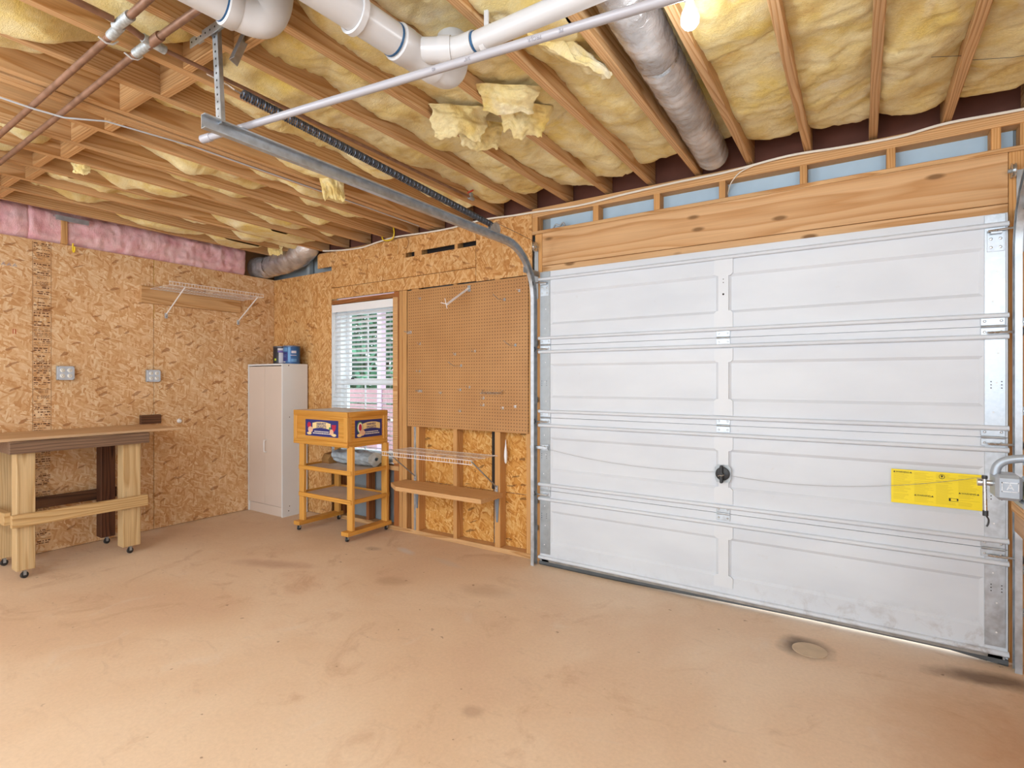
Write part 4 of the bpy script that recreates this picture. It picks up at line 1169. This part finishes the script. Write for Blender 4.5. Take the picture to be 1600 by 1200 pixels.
MB().tube([(-3.33, 3.40, 1.765), (-3.34, 3.38, 1.772), (-3.325, 3.372, 1.766)], .004, 6).tube([(-3.29, 3.40, 1.762), (-3.28, 3.38, 1.766), (-3.295, 3.372, 1.76)], .004, 6).build('prong', CHROME, cl)
c3 = thing('spring_clip', (-3.18, W - .012, 1.25), 'small shiny metal clip at the lower left of the pegboard', 'clip')
MB().box(-3.205, -3.155, 3.403, 3.4075, 1.240, 1.262, .001).build('plate', CHROME, c3)
MB().tube([(-3.20, 3.40, 1.252), (-3.205, 3.38, 1.258), (-3.195, 3.372, 1.252)], .004, 6).tube([(-3.165, 3.40, 1.252), (-3.155, 3.38, 1.256), (-3.17, 3.372, 1.25)], .004, 6).build('prong', CHROME, c3)

# ================================================================= wire shelves
def wire_shelf(t, along, a0, a1, wall, front, z, lip_down, brackets, foot_z, pitch=.0254):
    """along: 0 = runs along x (wall at y), 1 = runs along y (wall at x)"""
    def P(a, d, h): return (a, d, h) if along == 0 else (d, a, h)
    s = 1 if lip_down else -1
    dk = MB()
    N = int((a1 - a0) / pitch)
    for i in range(N + 1):
        a = a0 + (a1 - a0) * i / N
        dk.tube([P(a, wall, z), P(a, front, z), P(a, front, z - s * .030)], .0015, 4, False)
    do = dk.build('deck_wires', WIRE, t); do['kind'] = 'stuff'
    for d, h in ((wall, z - .003), (wall + (front - wall) * .5, z - .003), (front, z), (front, z - s * .030)):
        MB().tube([P(a0 - .004, d, h), P(a1 + .004, d, h)], .003, 6).build('rail_wire', WIRE, t, True)
    for a in brackets:
        br = MB().tube([P(a, front, z - .004), P(a, wall + (front - wall) * .02, foot_z + .012)], .0055, 8).build('brace', GALV2 if along == 0 else WIRE, t, True)
        m = MB()
        w = wall + (.004 if along == 1 else -.004)
        q = [P(a - .012, wall, foot_z - .028), P(a + .012, w, foot_z + .020)]
        m.box(min(q[0][0], q[1][0]), max(q[0][0], q[1][0]), min(q[0][1], q[1][1]), max(q[0][1], q[1][1]), q[0][2], q[1][2], .001)
        m.build('brace_foot', GALV, br)
        MB().lathe([(.004, 0), (.003, .003)], P(a, w, foot_z - .012), (1, 0, 0) if along == 1 else (0, -1, 0), 6).build('screw', STEEL, br)
ws1 = thing('wire_shelf', (LX + .05, 2.6, 2.17), 'white wire shelf on a pine board high on the left wall', 'shelf')
bx('mounting_board', WY, ws1, LX + .0005, LX + .038, 2.131, 3.03, 2.030, 2.180, .002)
wire_shelf(ws1, 1, 2.205, 3.06, LX + .04, -4.945, 2.162, False, (2.33, 3.00), 1.935)
for o in list(ws1.children):
    pass
ws2 = thing('wire_shelf', (-2.82, 3.3, .75), 'white wire shelf on angled braces below the pegboard', 'shelf')
wire_shelf(ws2, 0, -3.30, -2.375, W - .008, 3.085, .757, True, (-3.238, -2.378), .502)

# wooden shelf board
sh = thing('plank_shelf', (-2.83, 3.30, .43), 'thick pine plank shelf on steel brackets below the wire shelf', 'shelf')
MB().prism([(-3.36, 3.418), (-3.36, 3.24), (-3.20, 3.135), (-2.325, 3.135), (-2.322, 3.418)], 2, .437, .470).build('plank', WX, sh)
GBR = M_flat('grey_bracket', '7d8894', .5, .3, .06, 20)
for x in (-3.225, -2.378):
    br = MB(); pts_ = [(x - .020, .436), (x + .020, .436), (x + .008, .235), (x - .008, .235)]
    br.prism([(z_, x_) for x_, z_ in pts_], 1, 3.4135, 3.4190).build('bracket', GBR, sh)
    MB().box(x - .012, x + .012, 3.18, 3.413, .430, .4365, .001).build('bracket_arm', GBR, sh)

# ================================================================= tall cabinet
cbn = thing('tall_cabinet', (-5.02, 3.26, 0), 'tall narrow white two-door cabinet in the corner', 'cabinet')
kx0, kx1, ky0, ky1, kh = -5.322, -4.726, 3.122, 3.405, 1.508
bx('side_panel', CABS, cbn, kx1 - .016, kx1, ky0, ky1, 0, kh, .001)
bx('side_panel', CABS, cbn, kx0, kx0 + .016, ky0, ky1, 0, kh, .001)
bx('top_panel', CABS, cbn, kx0 + .0165, kx1 - .0165, ky0 + .001, ky1, kh - .016, kh, .001)
bx('back_panel', CABS, cbn, kx0 + .017, kx1 - .017, ky1 - .008, ky1, .06, kh - .017, 0)
bx('plinth', CABW, cbn, kx0 + .017, kx1 - .017, ky0 + .012, ky0 + .026, 0, .092, .001)
cd = []
for a, b in ((kx0 + .018, -5.026), (-5.023, kx1 - .018)):
    cd.append(bx('door', CABW, cbn, a, b, ky0 + .003, ky0 + .018, .098, kh - .024, .001))
MB().tube([(-5.000, ky0 + .003, .745), (-5.000, ky0 - .022, .742), (-5.000, ky0 - .024, .70), (-5.000, ky0 - .022, .628), (-5.000, ky0 + .003, .625)], .0055, 8).build('handle', WHITE, cd[1], True)
cs = MB()
for z in (.055, 1.49): cs.lathe([(.006, 0), (.005, .001)], (kx1, 3.19, z), (1, 0, 0), 8)
for z in (.10, .98): cs.lathe([(.005, 0), (.004, .001)], (kx1, 3.20, z), (1, 0, 0), 8)
cso = cs.build('screw_caps', DARK, cbn); cso['kind'] = 'stuff'
# paint cans
def can(x, y, label, body, parts):
    t = thing('paint_can', (x, y, kh), label, 'paint can')
    MB().lathe([(.078, 0), (.081, .002), (.081, .006), (.079, .008), (.079, .168), (.081, .171), (.081, .178), (.078, .181), (.070, .181), (.069, .176), (.060, .176), (.0585, .179), (.001, .179)], (x, y, kh + .0005), (0, 0, 1), 36).build('can_body', body, t, True)
    for mat, a0, a1, z0, z1, nm in parts:
        m = MB(); nn = 10
        for i in range(nn + 1):
            a = R(a0 + (a1 - a0) * i / nn)
            for z in (z0, z1): m.v.append((x + .0797 * math.cos(a), y + .0797 * math.sin(a), kh + z))
        for i in range(nn): m.f.append((2 * i, 2 * i + 2, 2 * i + 3, 2 * i + 1))
        m.build(nm, mat, t, True)
    MB().lathe([(.082, .170), (.0825, .1735), (.082, .177)], (x, y, kh + .0005), (0, 0, 1), 36, False).build('rim', M_flat('can_rim', '6d7078', .4, .6) if 'can_rim' not in bpy.data.materials else bpy.data.materials['can_rim'], t, True)
    return t
can(-4.965, 3.27, 'dark paint can with a pale grey label on the tall cabinet', CANK,
    [(CANL, -52, 6, .01, .115, 'paper_label'), (M_flat('can_violet', '6a55a0', .5), -60, 10, .118, .135, 'label_band'), (CANL, -60, 10, .138, .160, 'label_band'), (M_flat('can_lime', 'b7cf3a', .5), -88, -72, .035, .055, 'label_mark')])
can(-4.795, 3.27, 'bright blue paint can on the tall cabinet', CANB,
    [(NAVY, -118, -62, .03, .115, 'label_panel'), (CANM, -60, -42, .02, .165, 'label_band'), (CANM, -118, -64, .125, .16, 'label_band'), (CANL, -36, -2, .105, .13, 'label_mark'), (CANL, -44, 0, .082, .088, 'label_mark'), (CANM, -38, 0, .02, .05, 'label_band'), (CANM, -112, -70, .086, .089, 'label_mark'), (CANM, -112, -76, .076, .079, 'label_mark'), (CANM, -112, -72, .066, .069, 'label_mark'), (CANL, -112, -80, .014, .024, 'label_mark')])

# ================================================================= display cart
ct = thing('display_cart', (-3.93, 3.18, 0), 'varnished pine display cart on casters with blue signs in front of the window', 'cart')
qx0, qx1, qy0, qy1 = -4.300, -3.570, 2.950, 3.405
zb0, zb1 = .778, 1.077
posts = ((-4.245, 2.962), (-3.598, 2.962), (-4.245, 3.345), (-3.598, 3.345))
for x, y in posts: bx('post', CARTW_Z, ct, x, x + .066, y + .008, y + .038, .086, zb0 + .01, .003)
def sign_box_side(face):
    """framed panel: face 'f' front (-y) / 'b' back / 'r' right (+x) / 'l' left"""
    w = .046; th = .022
    if face in 'fb':
        y0, y1 = (qy0, qy0 + th) if face == 'f' else (qy1 - th, qy1)
        p = bx('panel', CARTW_X, ct, qx0 + .03, qx1 - .03, y0 + .007, y1 - .007, zb0 + .03, zb1 - .03, 0)
        bx('frame_rail', CARTW_X, ct, qx0, qx1, y0, y1, zb1 - w, zb1, .003); bx('frame_rail', CARTW_X, ct, qx0, qx1, y0, y1, zb0, zb0 + w, .003)
        bx('frame_stile', CARTW_Z, ct, qx0, qx0 + w, y0 + .0005, y1 - .0005, zb0 + w, zb1 - w, .003); bx('frame_stile', CARTW_Z, ct, qx1 - w, qx1, y0 + .0005, y1 - .0005, zb0 + w, zb1 - w, .003)
    else:
        x0, x1 = (qx1 - th, qx1) if face == 'r' else (qx0, qx0 + th)
        ya, yb = qy0 + th + .001, qy1 - th - .001
        p = bx('panel', CARTW_Y, ct, x0 + .007, x1 - .007, ya, yb, zb0 + .03, zb1 - .03, 0)
        bx('frame_rail', CARTW_Y, ct, x0, x1, ya, yb, zb1 - w, zb1, .003); bx('frame_rail', CARTW_Y, ct, x0, x1, ya, yb, zb0, zb0 + w, .003)
        bx('frame_stile', CARTW_Z, ct, x0 + .0005, x1 - .0005, ya, ya + w * .6, zb0 + w, zb1 - w, .003); bx('frame_stile', CARTW_Z, ct, x0 + .0005, x1 - .0005, yb - w * .6, yb, zb0 + w, zb1 - w, .003)
for f_ in 'fbrl': sign_box_side(f_)
bx('top_board', TOPW, ct, qx0 + .02, qx1 - .02, qy0 + .02, qy1 - .02, zb1 - .012, zb1 - .002, 0)
for zs in (.566, .324):
    bx('shelf_board', DUST, ct, -4.225, -3.550, 2.985, 3.375, zs - .004, zs + .004, 0)
    bx('shelf_rail', CARTW_X, ct, -4.240, -3.537, 2.960, 2.972, zs - .019, zs + .019, .003)
    bx('shelf_rail', CARTW_X, ct, -4.240, -3.537, 3.384, 3.396, zs - .019, zs + .019, .003)
    bx('shelf_rail', CARTW_Y, ct, -3.545, -3.533, 2.998, 3.352, zs - .019, zs + .019, .003)
    bx('shelf_rail', CARTW_Y, ct, -4.245, -4.233, 2.998, 3.352, zs - .019, zs + .019, .003)
for x0, x1 in ((-4.262, -4.182), (-3.618, -3.530)):
    bx('base_rail', CARTW_Y, ct, x0, x1, 2.925, 3.415, .050, .085, .003)
def caster(x, y, parent, r=.020, top=.05):
    w = MB().lathe([(r * .4, -.010), (r, -.008), (r, .008), (r * .4, .010)], (x, y, r), (.9, .3, 0), 16).build('caster_wheel', BLACK, parent, True)
    MB().box(x - .012, x + .012, y - .016, y + .016, top - .004, top - .0005, 0).box(x - .015, x - .012, y - .008, y + .008, r, top - .003, 0).box(x + .012, x + .015, y - .008, y + .008, r, top - .003, 0).build('caster_fork', GALV2, w)
for x, y in ((-4.222, 2.955), (-3.574, 2.955), (-4.222, 3.39), (-3.574, 3.39)): caster(x, y, ct)
def sign(face):
    if face == 'f':
        c0 = Vector((-3.9105, qy0 + .0065, .928)); U = Vector((1, 0, 0)); Nn = Vector((0, -1, 0)); wd_, ht = .443, .144; rot = ROT_FRONT
    else:
        c0 = Vector((qx1 - .0065, 3.188, .928)); U = Vector((0, 1, 0)); Nn = Vector((1, 0, 0)); wd_, ht = .302, .150; rot = ROT_SIDE
    Z = Vector((0, 0, 1))
    def pl(pts, mat, nm, lift, par):
        m = MB(); k = len(pts)
        for l in (0, .0006):
            for u, v in pts: m.v.append(tuple(c0 + U * u + Z * v + Nn * (lift + l)))
        m.f.append(tuple(range(k, 2 * k)))
        for i in range(k): m.f.append((i, (i + 1) % k, k + (i + 1) % k, k + i))
        return m.build(nm, mat, par)
    def ell(cx, cy, rx, ry, n=18, a0=0, a1=360): return [(cx + rx * math.cos(R(a0 + (a1 - a0) * i / n)), cy + ry * math.sin(R(a0 + (a1 - a0) * i / n))) for i in range(n)]
    base = plab(pl([(-wd_ / 2, -ht / 2), (wd_ / 2, -ht / 2), (wd_ / 2, ht / 2), (-wd_ / 2, ht / 2)], NAVY, 'sign_panel', .0002, ct), 'navy blue printed sign')
    k = wd_ / .443
    ox = 0 if face == 'f' else .028
    hw = .122 * (1 if face == 'f' else .82)
    ban = [(ox - hw, -.010), (ox - hw * .5, .000), (ox, .003), (ox + hw * .5, .000), (ox + hw, -.010), (ox + hw, .042), (ox + hw * .5, .053), (ox, .056), (ox - hw * .5, .053), (ox - hw, .042)]
    pl(ban, CREAM, 'banner', .001, base)
    ts = 1 if face == 'f' else .82
    text('HARVEST', .031 * ts, NAVY, base, c0 + U * ox + Z * .036 + Nn * .0022, rot, sx=1.0, bold=.018)
    text('DELIGHTS', .029 * ts, NAVY, base, c0 + U * ox + Z * .012 + Nn * .0022, rot, sx=1.0, bold=.018)
    ln = MB()
    for zz, l in ((-.030, .78), (-.046, .95)):
        x = -hw * l
        while x < hw * l:
            q = random.uniform(.008, .018)
            a = c0 + U * (ox + x) + Nn * .0016
            b_ = c0 + U * (ox + min(x + q, hw * l)) + Nn * .0016
            ln.quad(a + Z * (zz - .0042), b_ + Z * (zz - .0042), b_ + Z * (zz + .0042), a + Z * (zz + .0042)); x += q + .004
    lo_ = ln.build('small_lettering', LTEXT, base); lo_['kind'] = 'stuff'
    # plain fruit at either side
    if face == 'f':
        pl(ell(-.168, .022, .026, .026), REDF, 'apple_print', .001, base); pl(ell(-.150, -.016, .034, .026), PEACH, 'fruit_print', .0016, base)
        pl(ell(-.165, -.050, .032, .012), CREAM, 'fruit_print', .0022, base)
        pl([(.135, .035), (.195, .035), (.188, .0), (.165, -.026), (.142, .0)], REDF, 'strawberry_print', .001, base); pl(ell(.135, -.030, .026, .026), PEACH, 'fruit_print', .0016, base)
        pl(ell(.168, -.052, .030, .012), CREAM, 'fruit_print', .0022, base); pl(ell(.112, .002, .012, .012), GREENP, 'leaf_print', .0012, base)
    else:
        pl(ell(-.098, .012, .034, .052), GREENP, 'melon_print', .001, base); pl(ell(-.096, .012, .027, .043), LTEXT, 'melon_print', .0016, base)
        pl(ell(-.095, .012, .016, .030), REDF, 'melon_print', .0022, base); pl(ell(-.075, -.034, .032, .026), PEACH, 'fruit_print', .0028, base); pl(ell(-.105, -.054, .026, .014), CREAM, 'fruit_print', .0034, base)
sign('f'); sign('r')
# things on the cart
ro = thing('plastic_sheet_roll', (-3.86, 3.27, .571), 'crumpled roll of clear plastic sheeting on the cart shelf', 'plastic roll')
mb = MB()
def rollf(u, v):
    x = -4.10 + .52 * u; a = 2 * math.pi * v
    r = .062 * (1 + .30 * fbm(x * 5, math.cos(a) * 1.2, math.sin(a) * 1.2, 3)) * (1 if .02 < u < .98 else .25)
    return (x, 3.28 + 1.3 * r * math.cos(a), max(.572, .645 + r * math.sin(a)))
mb.grid(rollf, 40, 30); mb.build('sheeting', PLAST, ro, True, angle=50)
ro2 = MB().prism([(3.20, .571), (3.34, .571), (3.35, .63), (3.30, .665), (3.22, .655), (3.19, .61)], 0, -4.222, -4.12).build('wood_offcut', M_wood('offcut', 'b58a55', '8d6236', 0, rings=30), None)
tag(ro2, 'rough wooden offcut beside the plastic roll on the cart shelf', 'wood piece')

# ================================================================= workbench
bn = thing('workbench', (-5.0, 1.5, 0), 'wooden workbench on casters against the left wall', 'workbench')
bx('bench_top', PLY, bn, -5.325, -4.715, .95, 2.19, .936, .955, .002)
bx('apron', DARKW_Y, bn, -4.722, -4.682, 1.118, 1.943, .853, .935, .003)
bx('apron', DARKW_Y, bn, -5.30, -5.26, 1.118, 1.943, .853, .935, .003)
bx('apron', DARKW_Y, bn, -5.258, -4.724, 1.122, 1.160, .853, .935, .003)
bx('apron', DARKW_Y, bn, -5.258, -4.724, 1.90, 1.938, .853, .935, .003)
legs = ((-4.822, -4.724, 1.162, 1.262, TREATED_Z), (-4.822, -4.724, 1.778, 1.898, TREATED_Z), (-5.258, -5.165, 1.79, 1.89, DARKW_Z), (-5.258, -5.165, 1.162, 1.262, TREATED_Z))
for x0, x1, y0, y1, m in legs:
    lg = bx('leg', m, bn, x0, x1, y0, y1, .06, .934, .003)
    if m is DARKW_Z: plab(lg, 'dark stained rear leg')
    xx, yy = (x0 + x1) / 2 + .015, (y0 + y1) / 2
    caster(xx, yy, bn, .022, .059)
bx('stretcher', TREATED_Y, bn, -4.722, -4.684, 1.130, 1.935, .362, .446, .003)
bx('stretcher', DARKW2_Y, bn, -5.298, -5.26, 1.130, 1.935, .362, .446, .003)
bx('stretcher', TREATED_Y, bn, -5.258, -4.824, 1.123, 1.160, .362, .446, .003)
bx('stretcher', DARKW2_Y, bn, -5.16, -4.83, 1.90, 1.935, .362, .446, .003)
wbk = bx('wood_block', DARKW2_Y, None, LX + .0005, LX + .040, 2.130, 2.290, .9555, 1.035, .002)
tag(wbk, 'short dark wooden block on the back of the workbench', 'wood block')

# ================================================================= outlets
def outlet(y0, y1, z0, z1, label):
    t = thing('power_outlet', (LX, (y0 + y1) / 2, z0), label, 'outlet', 'four-way metal outlet boxes on the left wall')
    bx('box', GALV2, t, LX + .0005, LX + .034, y0, y1, z0, z1, .004)
    c = .014
    pts = [(y0 + c, z0 + .001), (y1 - c, z0 + .001), (y1 - .001, z0 + c), (y1 - .001, z1 - c), (y1 - c, z1 - .001), (y0 + c, z1 - .001), (y0 + .001, z1 - c), (y0 + .001, z0 + c)]
    cv = MB().prism(pts, 0, LX + .0345, LX + .037).build('cover', M_metal('outlet_cover', 'c6d4e4', .4, 20, .05, .5) if 'outlet_cover' not in bpy.data.materials else bpy.data.materials['outlet_cover'], t)
    for i in (0, 1):
        yc = y0 + (y1 - y0) * (.29 + .42 * i)
        for j in (0, 1):
            zc = z0 + (z1 - z0) * (.30 + .40 * j)
            rc = MB().lathe([(.016, 0), (.016, .003), (.0145, .004)], (LX + .037, yc, zc), (1, 0, 0), 16).build('receptacle', BOXW, cv, True)
            sl = MB()
            for d in (-.005, .005): sl.box(LX + .0408, LX + .0414, yc + d - .001, yc + d + .001, zc, zc + .008, 0)
            sl.lathe([(.0025, 0), (.0025, .0006)], (LX + .0408, yc, zc - .006), (1, 0, 0), 8)
            q = sl.build('slots', INK, rc if False else cv); q['kind'] = 'stuff'
outlet(1.546, 1.657, 1.346, 1.457, 'grey metal outlet box nearer the printed stamp column')
outlet(2.177, 2.286, 1.330, 1.438, 'grey metal outlet box nearer the tall cabinet')
# small bits high on the left wall
mp_ = thing('joist_bracket', (LX, 1.63, 2.64), 'small galvanised bracket on the stud above the left wall', 'bracket')
MB().box(LX - .02, LX + .06, 1.53, 1.745, 2.640, 2.643, 0).box(LX + .057, LX + .06, 1.53, 1.745, 2.605, 2.640, 0).build('angle_plate', GALV, mp_)
yh = thing('utility_hook', (LX + .014, 1.645, 2.42), 'small yellow coated hook at the top of the left wall', 'hook')
MB().tube(smooth_path([(LX + .006, 1.655, 2.45), (LX + .006, 1.655, 2.40), (LX + .02, 1.655, 2.378), (LX + .04, 1.655, 2.392), (LX + .042, 1.655, 2.42)]), .006, 8).build('hook_arm', YELP, yh, True)
so_ = MB().lathe([(.022, 0), (.022, .004), (.012, .012), (.008, .03)], (LX + .0005, 2.46, .965), (1, 0, 0), 14).build('wall_socket_knob', WHITE, None, True)
tag(so_, 'small white knob on the left wall right of the workbench', 'knob')

# ================================================================= right-hand bench with vise
rb = thing('workbench', (.8, 2.0, 0), 'wooden workbench edge carrying the grey vise at the right', 'workbench')
bx('bench_top', WY, rb, .455, 1.15, .9, 2.60, .872, .912, .003)
bx('apron', M_wood('pale_apron', 'c9a684', 'a9825c', 1, rings=18), rb, .462, .50, .92, 2.595, .80, .871, .003)
for x, y in ((.72, 2.45), (1.05, 2.45), (.72, 1.0), (1.05, 1.0)): bx('leg', WZ, rb, x, x + .088, y, y + .088, 0, .871, .003)
vs = thing('bench_vise', (.50, 2.48, .912), 'grey bench vise with a screw handle on the right workbench', 'vise')
MB().box(.45, .62, 2.41, 2.55, .9125, .935, .005).build('swivel_base', VISE, vs)
bd_ = MB().prism([(.47, .936), (.66, .936), (.66, 1.01), (.56, 1.035), (.49, 1.02), (.47, 1.0)], 1, 0, 1)
bd_ = MB(); poly = [(.462, .936), (.66, .936), (.66, 1.012), (.56, 1.03), (.49, 1.026), (.462, 1.0)]
for yy in (2.43, 2.53):
    for x, z in poly: bd_.v.append((x, yy, z))
m_ = len(poly)
bd_.f.append(tuple(range(m_))); bd_.f.append(tuple(range(2 * m_ - 1, m_ - 1, -1)))
for i in range(m_): bd_.f.append(((i + 1) % m_, i, m_ + i, m_ + (i + 1) % m_))
bd_.build('fixed_body', VISE, vs)
fj = MB().box(.385, .455, 2.425, 2.535, .936, 1.022, .010).build('front_jaw', VISE, vs)
MB().tube(smooth_path([(.392, 2.48, 1.015), (.398, 2.48, 1.045), (.42, 2.48, 1.066), (.46, 2.48, 1.076), (.50, 2.48, 1.074)]), .014, 10).build('jaw_arch', VISE, vs, True)
MB().prism([(2.44, 1.050), (2.52, 1.050), (2.52, 1.078), (2.44, 1.078)], 0, .47, .62).build('anvil', VISE, vs)
MB().lathe([(.012, 0), (.012, .035)], (.492, 2.475, 1.018), (0, 0, 1), 12).build('jaw_post', STEEL, vs, True)
em = MB().box(.40, .444, 2.4236, 2.4252, .966, .969, 0).box(.40, .444, 2.4236, 2.4252, .996, .999, 0).box(.40, .4025, 2.4236, 2.4252, .966, .999, 0).box(.4415, .444, 2.4236, 2.4252, .966, .999, 0).build('emblem_border', CHROME, fj)
text('A', .030, CHROME, fj, (.422, 2.4244, .9825), ROT_FRONT, 'emblem', .0008)
MB().lathe([(.013, 0), (.013, .02), (.010, .022), (.010, .055)], (.345, 2.48, .985), (1, 0, 0), 14).build('screw', CHROME, vs, True)
hb = MB().tube([(.362, 2.462, 1.005), (.364, 2.46, .885)], .0055, 10).build('handle_bar', CHROME, vs, True)
MB().lathe([(.008, 0), (.009, .006), (.008, .012)], (.362, 2.462, 1.0), (0, 0, 1), 10).build('handle_end', BLACK, hb, True)
MB().lathe([(.0085, 0), (.0085, .018)], (.364, 2.46, .872), (0, 0, 1), 10).build('handle_end', BLACK, hb, True)
MB().tube(smooth_path([(.366, 2.46, .872), (.372, 2.46, .86), (.371, 2.46, .845), (.367, 2.46, .835)]), .003, 6).build('handle_cord', BLACK, hb, True)
